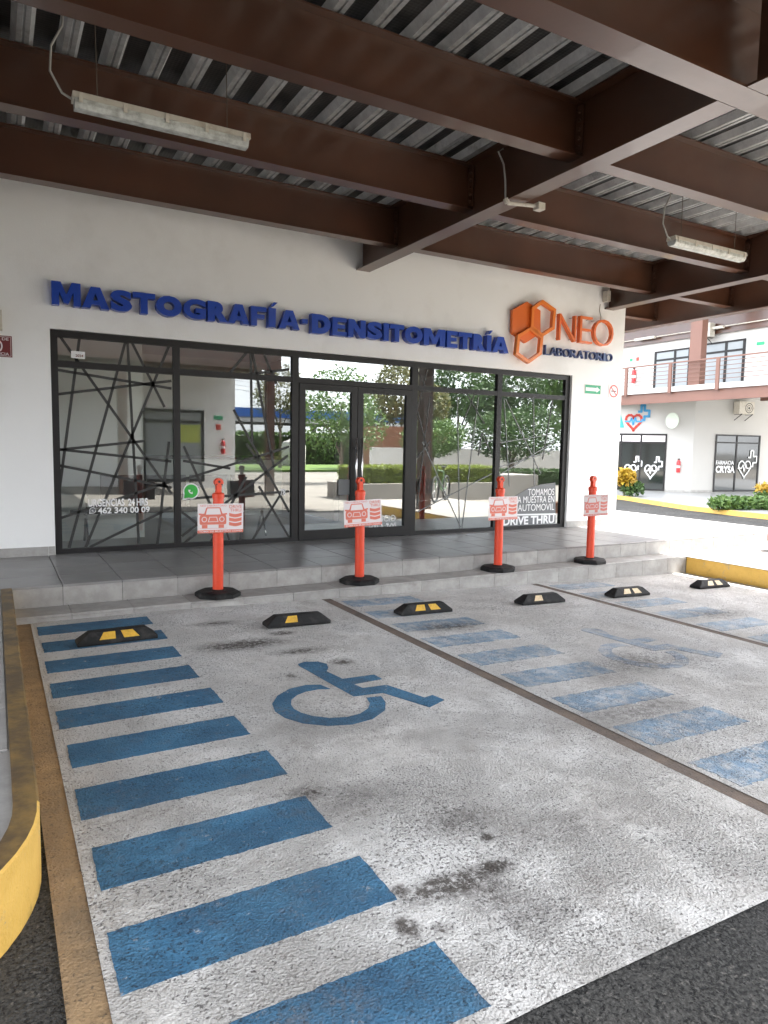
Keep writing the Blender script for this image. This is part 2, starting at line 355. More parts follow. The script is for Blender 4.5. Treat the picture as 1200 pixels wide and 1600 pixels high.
# ------------------------------------------------------------------ geometry helpers
OFF = {}
class MB:
    def __init__(s): s.v = []; s.f = []; s.mi = []
    def _add(s, vs, fs, mi=0):
        b = len(s.v); s.v += [Vector(q) for q in vs]; s.f += [tuple(b + i for i in q) for q in fs]; s.mi += [mi] * len(fs); return s
    def box(s, x0, x1, y0, y1, z0, z1, mi=0):
        if x0 > x1: x0, x1 = x1, x0
        if y0 > y1: y0, y1 = y1, y0
        if z0 > z1: z0, z1 = z1, z0
        return s._add([(x0, y0, z0), (x1, y0, z0), (x1, y1, z0), (x0, y1, z0), (x0, y0, z1), (x1, y0, z1), (x1, y1, z1), (x0, y1, z1)],
                      [(0, 3, 2, 1), (4, 5, 6, 7), (0, 1, 5, 4), (1, 2, 6, 5), (2, 3, 7, 6), (3, 0, 4, 7)], mi)
    def cbox(s, x0, x1, y0, y1, z0, z1, c=.006, mi=0):          # box with chamfered top edges
        return s._add([(x0, y0, z0), (x1, y0, z0), (x1, y1, z0), (x0, y1, z0), (x0, y0, z1 - c), (x1, y0, z1 - c), (x1, y1, z1 - c), (x0, y1, z1 - c),
                       (x0 + c, y0 + c, z1), (x1 - c, y0 + c, z1), (x1 - c, y1 - c, z1), (x0 + c, y1 - c, z1)],
                      [(0, 3, 2, 1), (8, 9, 10, 11), (0, 1, 5, 4), (1, 2, 6, 5), (2, 3, 7, 6), (3, 0, 4, 7), (4, 5, 9, 8), (5, 6, 10, 9), (6, 7, 11, 10), (7, 4, 8, 11)], mi)
    def obox(s, c, ux, hx, hy, z0, z1, mi=0):                    # box turned about Z: centre, unit x direction, half sizes
        ux = Vector((ux[0], ux[1], 0)).normalized(); uy = Vector((-ux.y, ux.x, 0)); c = Vector((c[0], c[1], 0))
        vs = []
        for z in (z0, z1):
            for a, b in ((-1, -1), (1, -1), (1, 1), (-1, 1)):
                p = c + ux * hx * a + uy * hy * b; vs.append((p.x, p.y, z))
        return s._add(vs, [(0, 3, 2, 1), (4, 5, 6, 7), (0, 1, 5, 4), (1, 2, 6, 5), (2, 3, 7, 6), (3, 0, 4, 7)], mi)
    def prism(s, front, back, mi=0):                             # two matching loops of points
        n = len(front)
        return s._add(list(front) + list(back), [tuple(range(n)), tuple(range(2 * n - 1, n - 1, -1))] + [(i, i + n, (i + 1) % n + n, (i + 1) % n) for i in range(n)], mi)
    def ringprism(s, of, inn, ob, ib, mi=0):                     # outline with a hole
        n = len(of); vs = list(of) + list(inn) + list(ob) + list(ib); fs = []
        for i in range(n):
            j = (i + 1) % n
            fs += [(i, j, n + j, n + i), (2 * n + i, 3 * n + i, 3 * n + j, 2 * n + j), (i, 2 * n + i, 2 * n + j, j), (n + i, n + j, 3 * n + j, 3 * n + i)]
        return s._add(vs, fs, mi)
    def tube(s, pts, r, n=8, mi=0, cap=True):
        pts = [Vector(p) for p in pts]; rs = r if isinstance(r, (list, tuple)) else [r] * len(pts)
        b = len(s.v); rings = []
        for i, p in enumerate(pts):
            d = (pts[min(i + 1, len(pts) - 1)] - pts[max(i - 1, 0)])
            d = d.normalized() if d.length > 1e-9 else Vector((0, 0, 1))
            a = Vector((0, 0, 1)) if abs(d.z) < .9 else Vector((1, 0, 0))
            u = d.cross(a).normalized(); w = d.cross(u)
            rings.append([p + (u * math.cos(2 * math.pi * k / n) + w * math.sin(2 * math.pi * k / n)) * rs[i] for k in range(n)])
        for q in rings: s.v += q
        for i in range(len(rings) - 1):
            for k in range(n):
                s.f.append((b + i * n + k, b + i * n + (k + 1) % n, b + (i + 1) * n + (k + 1) % n, b + (i + 1) * n + k)); s.mi.append(mi)
        if cap:
            s.f.append(tuple(b + k for k in reversed(range(n)))); s.mi.append(mi)
            e = b + (len(rings) - 1) * n; s.f.append(tuple(e + k for k in range(n))); s.mi.append(mi)
        return s
    def lathe(s, prof, c=(0, 0, 0), n=24, mi=0, ph=0.0):
        b = len(s.v); m = len(prof)
        for r, z in prof:
            for k in range(n):
                a = 2 * math.pi * k / n + ph; s.v.append(Vector((c[0] + r * math.cos(a), c[1] + r * math.sin(a), c[2] + z)))
        for i in range(m - 1):
            for k in range(n):
                s.f.append((b + i * n + k, b + i * n + (k + 1) % n, b + (i + 1) * n + (k + 1) % n, b + (i + 1) * n + k)); s.mi.append(mi)
        s.f.append(tuple(b + k for k in reversed(range(n)))); s.mi.append(mi)
        s.f.append(tuple(b + (m - 1) * n + k for k in range(n))); s.mi.append(mi)
        return s
    def quad(s, a, b, c, d, mi=0): return s._add([a, b, c, d], [(0, 1, 2, 3)], mi)
    def poly(s, pts, mi=0): return s._add(pts, [tuple(range(len(pts)))], mi)
    def build(s, name, mats, parent=None, smooth=False, label=None):
        o = OFF.get(parent.name, Vector((0, 0, 0))) if parent else Vector((0, 0, 0))
        me = bpy.data.meshes.new(name)
        me.from_pydata([tuple(v - o) for v in s.v], [], s.f)
        for q in (mats if isinstance(mats, (list, tuple)) else [mats]): me.materials.append(q)
        if any(s.mi): me.polygons.foreach_set('material_index', s.mi)
        if smooth is True: me.polygons.foreach_set('use_smooth', [True] * len(me.polygons))
        me.update()
        ob = bpy.data.objects.new(name, me); COL.objects.link(ob)
        if smooth == 'auto':
            me.polygons.foreach_set('use_smooth', [True] * len(me.polygons))
            try: me.set_sharp_from_angle(angle=R_(35))
            except Exception: pass
        if parent: ob.parent = parent; OFF[ob.name] = o
        if label: ob['label'] = label
        return ob

def tag(o, label, cat, group=None):
    o['label'] = label; o['category'] = cat
    if group: o['group'] = group
    return o
def struct(o): o['kind'] = 'structure'; return o
def thing(name, label, cat, loc=(0, 0, 0), group=None):
    o = bpy.data.objects.new(name, None); COL.objects.link(o); o.location = loc; o.empty_display_size = .1
    OFF[o.name] = Vector(loc)
    return tag(o, label, cat, group)
def copy_tree(o, parent=None):
    c = o.copy(); COL.objects.link(c)
    if parent: c.parent = parent
    OFF[c.name] = OFF.get(o.name, Vector((0, 0, 0)))
    for ch in list(o.children): copy_tree(ch, c)
    return c

_txt = {}
def text_geo(body, offset=0.0, extrude=0.0):
    key = (body, offset, extrude)
    if key in _txt: return _txt[key]
    cu = bpy.data.curves.new('txt', 'FONT'); cu.body = body; cu.size = 1.0; cu.offset = offset; cu.extrude = extrude; cu.resolution_u = 4
    ob = bpy.data.objects.new('txt', cu); COL.objects.link(ob)
    dg = bpy.context.evaluated_depsgraph_get(); dg.update()
    me = bpy.data.meshes.new_from_object(ob.evaluated_get(dg))
    vs = [v.co.copy() for v in me.vertices]; fs = [tuple(p.vertices) for p in me.polygons]
    bpy.data.objects.remove(ob); bpy.data.curves.remove(cu); bpy.data.meshes.remove(me)
    _txt[key] = (vs, fs); return vs, fs
def text_into(mb, body, o, u, v, w, h, offset=0.0, depth=0.0, n=None, mi=0):
    """lay text into the rectangle with corner o, edge directions u (width w) and v (height h)"""
    vs, fs = text_geo(body, offset, .5 if depth else 0.0)
    if not vs: return mb
    x0 = min(q.x for q in vs); x1 = max(q.x for q in vs); y0 = min(q.y for q in vs); y1 = max(q.y for q in vs)
    o = Vector(o); u = Vector(u).normalized(); v = Vector(v).normalized(); n = u.cross(v) if n is None else Vector(n)
    pts = [o + u * ((q.x - x0) / (x1 - x0) * w) + v * ((q.y - y0) / max(1e-6, y1 - y0) * h) + n * (q.z * depth) for q in vs]
    return mb._add(pts, fs, mi)
X = Vector((1, 0, 0)); Y = Vector((0, 1, 0)); Z = Vector((0, 0, 1))

# ================================================================== SETTING
WY = 8.43          # front wall of the laboratory
PZ = 0.243         # porch floor
SZ = 0.057         # lower step
Y1, Y2 = 6.30, 6.65
# ground: one sheet out to the horizon
xs = [-600, -40, 1.3, 8.5, 12, 40, 600]; ys = [-600, -60, 0, 60, 600]
m = MB(); m.v = [Vector((x, y, g(x) - .012)) for y in ys for x in xs]
for j in range(len(ys) - 1):
    for i in range(len(xs) - 1):
        a = j * len(xs) + i; m.f.append((a, a + 1, a + 1 + len(xs), a + len(xs))); m.mi.append(0)
struct(m.build('ground', M['asphalt']))
t = NT('pale_worn_driveway'); c = t.mix(t.rng(t.noise(.5, 7, .65), .3, .7), (.23, .21, .18), (.17, .155, .135)); c = t.mix(t.rng(t.noise(3, 8, .7), .55, .75, 0, .5), c, (.12, .11, .10))
M['driveway'] = t.done(c, t.voro(60), .4, .008, .85)
m = MB(); cx = [2.0, 8.5, 12, 70]
for a, b in zip(cx[:-1], cx[1:]): m.quad((a, -28, g(a) - .008), (b, -28, g(b) - .008), (b, .72, g(b) - .008), (a, .72, g(a) - .008))
struct(m.build('driveway', M['driveway']))

# parking bays: worn white paint on rough concrete, with joints between
def sheet(name, x0, x1, y0, y1, dz, material, nx=1):
    m = MB(); cx = [x0 + (x1 - x0) * i / nx for i in range(nx + 1)]
    if x0 < 1.3 < x1: cx = sorted(set(cx + [1.3]))
    for a, b in zip(cx[:-1], cx[1:]):
        m.quad((a, y0, g(a) + dz), (b, y0, g(b) + dz), (b, y1, g(b) + dz), (a, y1, g(a) + dz))
    return m.build(name, material)
BAYS = [(.225, 2.835), (2.935, 5.58), (5.68, 8.41)]
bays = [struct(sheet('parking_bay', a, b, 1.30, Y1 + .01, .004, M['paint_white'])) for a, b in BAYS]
struct(sheet('gutter_strip', .122, .225, .9, Y1 + .01, 0.0, M['tan']))
struct(sheet('joint_strip', 2.80, 2.97, .6, Y1 + .01, .0005, M['joint']))
struct(sheet('joint_strip', 5.55, 5.71, .6, Y1 + .01, .0005, M['joint']))

def ragged(x0, x1, y0, y1, dz, step=.03, amp=.0025):
    pts = []
    def edge(a, b):
        n = max(2, int((Vector(b) - Vector(a)).length / step))
        for i in range(n):
            q = Vector(a).lerp(Vector(b), i / n); pts.append((q.x + random.gauss(0, amp), q.y + random.gauss(0, amp)))
    edge((x0, y0), (x1, y0)); edge((x1, y0), (x1, y1)); edge((x1, y1), (x0, y1)); edge((x0, y1), (x0, y0))
    m = MB(); m.poly([(x, y, g(x) + dz) for x, y in pts])
    for i in range(len(pts)):
        a, b = pts[i], pts[(i + 1) % len(pts)]; m.quad((*a, g(a[0])), (*b, g(b[0])), (*b, g(b[0]) + dz), (*a, g(a[0]) + dz))
    return m
for bi, (xa, xb, mt, nrow) in enumerate([(.265, 1.125, 'paint_blue', 10), (2.985, 3.80, 'paint_blue_worn', 10), (5.74, 6.55, 'paint_blue_faint', 10)]):
    for k in range(nrow):
        y1 = 6.135 - .4995 * k; y0 = y1 - .275
        if y0 < 1.3: y0 = 1.32
        if y1 - y0 < .05: continue
        mk = M[mt]
        if bi == 1 and k in (0, 2, 3, 4): mk = M['paint_blue_worn']
        ragged(xa + random.uniform(-.008, .008), xb + random.uniform(-.012, .012), y0, y1, .0065, step=.022, amp=.0017 if bi == 0 else .005).build('painted_stripe', mk, bays[bi])
# wheelchair symbols
FIG = [(1.79, 4.33), (1.80, 4.37), (1.86, 4.40), (1.95, 4.37), (1.985, 4.30), (1.96, 4.22), (1.915, 4.15), (1.945, 3.965), (2.18, 3.965), (2.185, 3.865), (1.965, 3.845), (1.985, 3.755), (2.155, 3.75), (2.255, 3.455), (2.325, 3.475), (2.345, 3.375), (2.195, 3.305), (2.06, 3.63), (1.865, 3.645), (1.82, 4.05), (1.805, 4.22)]
RO = [(1.79, 3.82), (1.765, 3.915), (1.68, 3.945), (1.56, 3.92), (1.445, 3.83), (1.37, 3.715), (1.345, 3.60), (1.36, 3.49), (1.42, 3.375), (1.53, 3.29), (1.66, 3.255), (1.80, 3.28), (1.93, 3.37), (1.995, 3.48), (2.02, 3.58)]
RI = [(1.775, 3.825), (1.72, 3.845), (1.63, 3.835), (1.56, 3.80), (1.50, 3.74), (1.465, 3.66), (1.455, 3.59), (1.47, 3.52), (1.51, 3.45), (1.585, 3.385), (1.68, 3.36), (1.77, 3.375), (1.85, 3.43), (1.90, 3.50), (1.925, 3.59)]
def symbol(dx, mt, bay):
    m = MB(); zz = .0065
    m.poly([(x + dx, y, g(x + dx) + zz) for x, y in reversed(FIG)])
    for i in range(len(RO) - 1):
        q = [RO[i], RO[i + 1], RI[i + 1], RI[i]]
        m.poly([(x + dx, y, g(x + dx) + zz) for x, y in q])
    for lp in (list(reversed(FIG)), RO + RI[::-1]):
        for i in range(len(lp)):
            a, b = lp[i], lp[(i + 1) % len(lp)]; m.quad((a[0] + dx, a[1], g(a[0] + dx)), (b[0] + dx, b[1], g(b[0] + dx)), (b[0] + dx, b[1], g(b[0] + dx) + zz), (a[0] + dx, a[1], g(a[0] + dx) + zz))
    o = m.build('wheelchair_symbol', M[mt], bay)
    return o
symbol(0, 'paint_blue', bays[0]); symbol(2.68, 'paint_blue_ghost', bays[1])

# porch slab and tiles
def step_tiles(parent, kind, boxes, material):
    for b in boxes:
        MB().cbox(*b, c=.004).build('tile', material, parent) if kind == 'flat' else MB().box(*b).build('riser_tile', material, parent)
m = MB()
m.box(-12, 11.62, Y2 + .012, WY + .1, -.6, PZ - .014)
m.box(9.4, 11.62, WY + .1, 14.0, -.6, PZ - .014)
porch = struct(m.build('porch', M['grout']))
GR = .007
flat = []
yrows = [(Y2, Y2 + .5), (Y2 + .5, Y2 + 1.0), (Y2 + 1.0, Y2 + 1.5), (Y2 + 1.5, WY + .06)]
x = -1.5
while x < 11.6:
    for (ya, yb) in yrows:
        flat.append((x + GR / 2, min(x + .5, 11.63) - GR / 2, ya + GR / 2, yb - GR / 2, PZ - .02, PZ))
    x += .5
for i in range(5):
    for j in range(8):
        xa = 9.36 + .5 * i; xb = min(xa + .5, 11.63)
        if xb - xa > .05: flat.append((xa + GR / 2, xb - GR / 2, WY + .065 + .5 * j, WY + .56 + .5 * j, PZ - .02, PZ))
step_tiles(porch, 'flat', flat, M['tile'])
ris = []
x = 0.0
while x < 11.6:
    ris.append((x + .002, min(x + .5, 11.63) - .002, Y2 - .001, Y2 + .011, SZ - .002, PZ - .0225)); x += .5
x = -1.5
step_tiles(porch, 'riser', ris, M['riser'])
m = MB(); m.box(.10, 8.43, Y1 + .012, Y2 + .012, -.6, SZ - .014); lower = struct(m.build('lower_step', M['grout']))
step_tiles(lower, 'flat', [(max(.06, .04 + .5 * i) + .002, min(.54 + .5 * i, 8.42) - .002, Y1 + .002, Y2 - .004, SZ - .02, SZ) for i in range(17)], M['riser'])
step_tiles(lower, 'riser', [(max(.06, .04 + .5 * i) + .002, min(.54 + .5 * i, 8.42) - .002, Y1 - .001, Y1 + .011, -.4, SZ - .0225) for i in range(17)], M['riser'])

# left walkway: raised pavement with a kerb that curls round its end
def kerb_path(off):
    pts = [(.105 - off, Y2 - .004), (.105 - off, 5.0), (.105 - off, 3.6), (.105 - off, 2.62)]
    cx, cy, r = -.645, 2.62, .75 - off
    for i in range(1, 15):
        a = -R_(90) * i / 14; pts.append((cx + r * math.cos(a), cy + r * math.sin(a)))
    pts.append((-4.0, cy - r)); return pts
o_, i_ = kerb_path(0), kerb_path(.083)
walk = MB(); walk.poly([(x, y, PZ - .016) for x, y in i_] + [(-4, Y2 - .004, PZ - .016)][::1])
walkway = struct(walk.build('walkway', M['riser']))
xx = -1.5
for i in range(3):
    for j in range(9):
        xa = .02 - .5 * (i + 1); xb = .02 - .5 * i; ya = Y2 - .006 - .5 * (j + 1); yb = Y2 - .006 - .5 * j
        if ya < 2.9: continue
        MB().box(xa + .002, xb - .002 - (.0 if i else .004), ya + .002, yb - .002, PZ - .014, PZ - .006).build('tile', M['riser'], walkway)
kerb = thing('kerb', 'curved kerb of the left walkway, bright yellow face and worn dark top', 'kerb', (.05, 4, 0))
n = len(o_); m = MB(); rr = .008
for i in range(n - 1):
    a, b = o_[i], o_[i + 1]
    m.quad((*a, -.05), (*a, PZ - rr), (*b, PZ - rr), (*b, -.05))
m.build('face', M['kerb_yellow'], kerb, smooth=True)
oc = kerb_path(rr)
m = MB()
for i in range(n - 1):
    m.quad((*o_[i], PZ - rr), (*oc[i], PZ), (*oc[i + 1], PZ), (*o_[i + 1], PZ - rr), 0 if i < 3 else 1)
    m.quad((*oc[i], PZ), (*i_[i], PZ), (*i_[i + 1], PZ), (*oc[i + 1], PZ), 0)
    m.quad((*i_[i], PZ), (*i_[i], PZ - .06), (*i_[i + 1], PZ - .06), (*i_[i + 1], PZ), 0)
m.build('top', [M['kerb_top'], M['kerb_yellow']], kerb)

# right island with its yellow kerb
kr = thing('kerb', 'straight yellow kerb beside the sunlit paving at the right end of the steps', 'kerb', (8.44, 5, g(8.4)))
KX = 8.43
MB().box(KX, KX + .035, .2, Y1 - .004, -.4, SZ - .012).build('face', M['kerb_yellow'], kr)
MB().box(KX + .002, KX + .18, .2, Y1 - .004, SZ - .0118, SZ - .002).build('top', M['concrete'], kr)
isl = MB(); isl.box(KX + .182, 11.6, .2, Y2 + .008, -.6, SZ - .004); isl.box(KX + .036, KX + .182, .2, Y2 + .006, -.6, SZ - .014); isl.box(KX + .004, KX + .182, Y1, Y2 + .006, SZ - .02, SZ - .004)
struct(isl.build('island_pavement', M['concrete']))

# ================================================================== LABORATORY BUILDING
lab = thing('laboratory_building', 'white stucco laboratory building with a wide glazed shopfront', 'building', (4, 10, PZ))
OX0, OX1, OZ1 = .57, 8.20, 2.715
m = MB()
m.box(-12, OX0, WY, WY + .25, PZ - .2, 4.75)
m.box(OX1, 9.34, WY, WY + .25, PZ - .2, 4.75)
m.box(OX0, OX1, WY, WY + .25, OZ1, 4.75)
m.build('front_wall', M['wall'], lab)
m = MB(); m.box(9.14, 9.34, WY + .25, 16, PZ - .2, 4.75); m.build('side_wall', M['wall'], lab)
m = MB(); m.box(-12, 9.34, WY + .25, 16, 4.4, 4.6); m.build('roof_slab', M['wall'], lab)
for (a, b) in ((-3, -2.5), (-2.5, -2.0), (-2, -1.5), (-1.5, -1), (-1, -.5), (-.5, 0), (0, .5), (.5, .566), (8.204, 8.5), (8.5, 9.0), (9.0, 9.349)):
    MB().box(a + .001, b - .001, WY - .010, WY - .001, PZ + .001, PZ + .10).build('skirting_tile', M['riser'], lab)
MB().box(9.341, 9.35, WY - .010, 13, PZ + .001, PZ + .10).build('skirting_tile', M['riser'], lab)
# rooms behind the glass
MB().box(-2, 9.13, WY + .26, 14.0, PZ - .05, PZ - .002).build('interior_floor', M['int_floor'], lab)
MB().box(-2, 9.13, 14.0, 14.1, PZ, 3.2).build('interior_back_wall', M['interior'], lab)
MB().box(-2.1, -2, WY + .26, 14.0, PZ, 3.2).build('interior_side_wall', M['interior'], lab)
MB().box(-2, 9.13, WY + .26, 14.0, 3.2, 3.25).build('interior_ceiling', M['interior'], lab)
MB().box(-1.9, 1.74, 9.62, 9.74, PZ, 3.19).build('partition_wall', M['interior'], lab)
MB().box(5.0, 5.1, 10.6, 13.9, PZ, 3.19).build('partition_wall', M['int_dark'], lab)
desk = thing('reception_desk', 'reception desk inside behind the shop glass', 'desk', (3.4, 12.2, PZ))
MB().box(2.2, 4.6, 12.0, 12.6, PZ, PZ + 1.0).build('front_panel', M['interior'], desk)
MB().box(2.1, 4.7, 11.95, 12.7, PZ + 1.0, PZ + 1.05).build('counter_top', M['int_dark'], desk)

# --- shopfront
shop = thing('shopfront', 'black aluminium shopfront with double doors and striped glass panes', 'shopfront', (4.4, 8.5, PZ))
FY0, FY1 = 8.475, 8.545
def bar(name, x0, x1, z0, z1, y0=FY0, y1=FY1, p=shop): return MB().box(x0, x1, y0, y1, z0, z1).build(name, M['alu'], p)
T0, T1 = 2.315, 2.385
ZS = PZ + .055
bar('jamb', OX0 + .002, .645, PZ, OZ1 - .002); bar('jamb', 8.105, OX1 - .002, PZ, OZ1 - .002)
for a, b in ((1.885, 1.96), (3.385, 3.475), (5.195, 5.295), (6.72, 6.81)): bar('mullion', a, b, PZ, 2.64)
for a, b in ((.645, 1.885), (1.96, 3.385), (3.475, 5.195), (5.295, 6.72), (6.81, 8.105)): 
    bar('transom', a, b, T0, T1, FY0 + .003)
    if a != 3.475: bar('sill', a, b, PZ, ZS, FY0 + .003)
bar('head', .645, 8.105, 2.64, OZ1 - .002, FY0 - .002)
def pane(x0, x1, z0, z1, y=8.51, p=shop):
    return MB().quad((x0, y, z0), (x1, y, z0), (x1, y, z1), (x0, y, z1)).build('glass_pane', M['glass_clear' if x1 < 3.4 else 'glass'], p)
for a, b in ((.64, 1.89), (1.955, 3.39), (5.29, 6.725), (6.805, 8.11)):
    pane(a, b, ZS - .005, T0 + .005); pane(a, b, T1 - .005, 2.645)
pane(3.47, 5.20, T1 - .005, 2.645)
for (a, b, hx) in ((3.482, 4.328, 4.345), (4.336, 5.188, 4.445)):
    door = MB(); s = .085
    door.box(a, a + s, 8.465, 8.535, PZ + .008, T0 - .006); door.box(b - s, b, 8.465, 8.535, PZ + .008, T0 - .006)
    door.box(a + s, b - s, 8.465, 8.535, PZ + .008, PZ + .14); door.box(a + s, b - s, 8.465, 8.535, T0 - .085, T0 - .006)
    d = door.build('door', M['alu'], shop)
    pane(a + s - .005, b - s + .005, PZ + .135, T0 - .08, 8.50, d)
    hh = MB(); hx2 = b - .04 if a < 4 else a + .04
    hh.tube([(hx2, 8.40, .78), (hx2, 8.40, 1.62)], .013, 10); hh.tube([(hx2, 8.40, .92), (hx2, 8.47, .92)], .009, 8); hh.tube([(hx2, 8.40, 1.48), (hx2, 8.47, 1.48)], .009, 8)
    hh.build('handle', M['chrome'], d, smooth=True)
# vinyl stripes on the glass
def stripe(p0, p1, w=.030, mt='decal_dark', y=8.503):
    a = onY(*p0, y); b = onY(*p1, y); d = (b - a); n = Vector((-d.z, 0, d.x)).normalized() * w / 2
    MB().quad(a - n, b - n, b + n, a + n).build('vinyl_stripe', M[mt], shop)
for p0, p1 in [((92, 523), (268, 771)), ((125, 522), (92, 772)), ((197, 530), (108, 856)), ((199, 530), (217, 850)), ((204, 531), (257, 636)), ((265, 538), (134, 855)), ((90, 578), (268, 607)), ((90, 616), (268, 595)),
               ((90, 703), (226, 689)), ((91, 702), (268, 721)), ((91, 727), (268, 762)), ((93, 810), (268, 752)), ((140, 855), (268, 793)), ((264, 690), (246, 850)),
               ((385, 551), (360, 582)), ((392, 552), (394, 690)), ((395, 552), (428, 730)), ((413, 555), (432, 600)), ((388, 585), (452, 577)), ((287, 697), (334, 800)), ((284, 750), (452, 698)), ((284, 838), (450, 712)), ((385, 693), (420, 745)),
               ((365, 640), (452, 800)), ((284, 780), (452, 768)), ((330, 846), (385, 745)), ((395, 843), (440, 770)), ((358, 844), (345, 800)), ((452, 840), (405, 760)), ((380, 800), (375, 845)), ((286, 720), (360, 732)), ((284, 852), (330, 815)), ((284, 800), (345, 846))]:
    stripe(p0, p1)
for p0, p1, mt in [((652, 578), (668, 610), 'decal_dark'), ((668, 578), (652, 640), 'decal_dark'), ((652, 640), (672, 715), 'decal_dark'), ((672, 620), (652, 790), 'decal_dark'), ((652, 715), (672, 690), 'decal_dark'), ((730, 616), (757, 662), 'decal_dark'), ((742, 616), (722, 664), 'decal_dark'), ((753, 677), (748, 712), 'decal_dark'), ((753, 677), (766, 704), 'decal_dark'),
                   ((722, 701), (769, 688), 'decal_grey'), ((748, 620), (722, 826), 'decal_grey'), ((660, 690), (720, 824), 'decal_grey'), ((652, 800), (769, 740), 'decal_grey'), ((715, 620), (718, 826), 'decal_grey'),
                   ((788, 623), (796, 760), 'decal_grey'), ((790, 623), (845, 740), 'decal_grey'), ((834, 621), (835, 762), 'decal_grey'), ((864, 625), (848, 718), 'decal_dark'), ((780, 692), (867, 678), 'decal_grey'), ((780, 730), (867, 702), 'decal_grey'), ((780, 742), (867, 690), 'decal_grey')]:
    stripe(p0, p1, .012 if mt == 'decal_grey' else .018, mt)
# lettering on the glass
def wtext(body, x0, y0, x1, y1, mt='white', off=0.0, y=8.498, p=shop, name='lettering'):
    a = onY(x0, y1, y); b = onY(x1, (y0 + y1) / 2, y); c = onY(x0, y0, y)
    m = MB(); text_into(m, body, (a.x, y, a.z), X, Z, b.x - a.x, c.z - a.z, off); return m.build(name, M[mt], p)
wtext('URGENCIAS  24 HRS', 138, 780, 231, 792, off=.03)
wtext('462 340 00 09', 153, 793, 234, 803, off=.025)
def disc(m, c, r, n=24, y=None, mi=0, sx=1, sz=1): m.poly([(c[0] + sx * r * math.cos(2 * math.pi * k / n), c[1], c[2] + sz * r * math.sin(2 * math.pi * k / n)) for k in range(n)], mi)
def handset(m, c, r, y, mi):
    pts = []
    for k in range(9):
        a = R_(175 + 100 * k / 8); pts.append((c[0] + .25 * r + r * .80 * math.cos(a), y, c[2] + .25 * r + r * .80 * math.sin(a)))
    inn = []
    for k in range(9):
        a = R_(175 + 100 * k / 8); w = .55 if k in (2, 3, 4, 5, 6) else .33
        inn.append((c[0] + .25 * r + r * w * math.cos(a), y, c[2] + .25 * r + r * w * math.sin(a)))
    for k in range(8): m.poly([pts[k], pts[k + 1], inn[k + 1], inn[k]], mi)
def chat_icon(c, r, y, mats, name):
    m = MB(); disc(m, (c.x, y, c.z), r, mi=0)
    m.poly([(c.x - r * .95, y, c.z - r * .3), (c.x - r * 1.08, y, c.z - r * 1.1), (c.x - r * .2, y, c.z - r * .97)], 0)
    disc(m, (c.x, y - .002, c.z), r * .84, mi=1)
    m.poly([(c.x - r * .78, y - .002, c.z - r * .3), (c.x - r * .86, y - .002, c.z - r * .86), (c.x - r * .25, y - .002, c.z - r * .79)], 1)
    handset(m, (c.x, y, c.z), r * .62, y - .004, 0)
    return m.build(name, mats, shop)
chat_icon(onY(298.5, 767.5, 8.498), .098, 8.498, [M['white'], M['green_w']], 'chat_emblem')
c = onY(145, 797.5, 8.498); chat_icon(c, .035, 8.498, [M['white'], M['dome']], 'chat_emblem')
wtext('SERVICIO', 572, 806, 618, 816, y=8.492); wtext('7:00 A 7:00', 574, 819, 619, 830, off=.015, y=8.492)
m = MB(); m.poly([onY(px, py, 8.501) for px, py in [(782, 823), (786, 800), (795, 785), (807, 774), (825, 763), (845, 757), (868, 754), (868, 817)]]); m.build('vinyl_panel', M['dome'], shop)
wtext('TOMAMOS', 825, 764, 866, 774.5); wtext('LA MUESTRA EN', 805, 776, 866, 786.5); wtext('AUTOMOVIL', 809, 788.5, 866, 799)
m = MB(); m.poly([onY(px, py, 8.498) for px, py in [(790, 803.5), (868, 802), (868, 804.5), (790, 806)]]); m.build('vinyl_line', M['white'], shop)
wtext('DRIVE THRU', 786, 808, 866, 821.5, off=.035)
m = MB(); a = onY(111, 548, 8.499); b = onY(133, 561, 8.499); m.quad((a.x, 8.499, b.z), (b.x, 8.499, b.z), (b.x, 8.499, a.z), (a.x, 8.499, a.z)); m.build('sticker', M['white'], shop)
wtext('2024', 118, 553.5, 130, 557.5, mt='maroon', y=8.497, off=.02); wtext('78', 438, 764, 446, 774, mt='white', off=.01)
c = onY(485, 768, 8.49); m = MB(); a = onY(529, 749, 8.494); b = onY(546, 773, 8.494); m.quad((a.x, 8.494, b.z), (b.x, 8.494, b.z), (b.x, 8.494, a.z), (a.x, 8.494, a.z)); m.build('notice', M['dome'], shop)

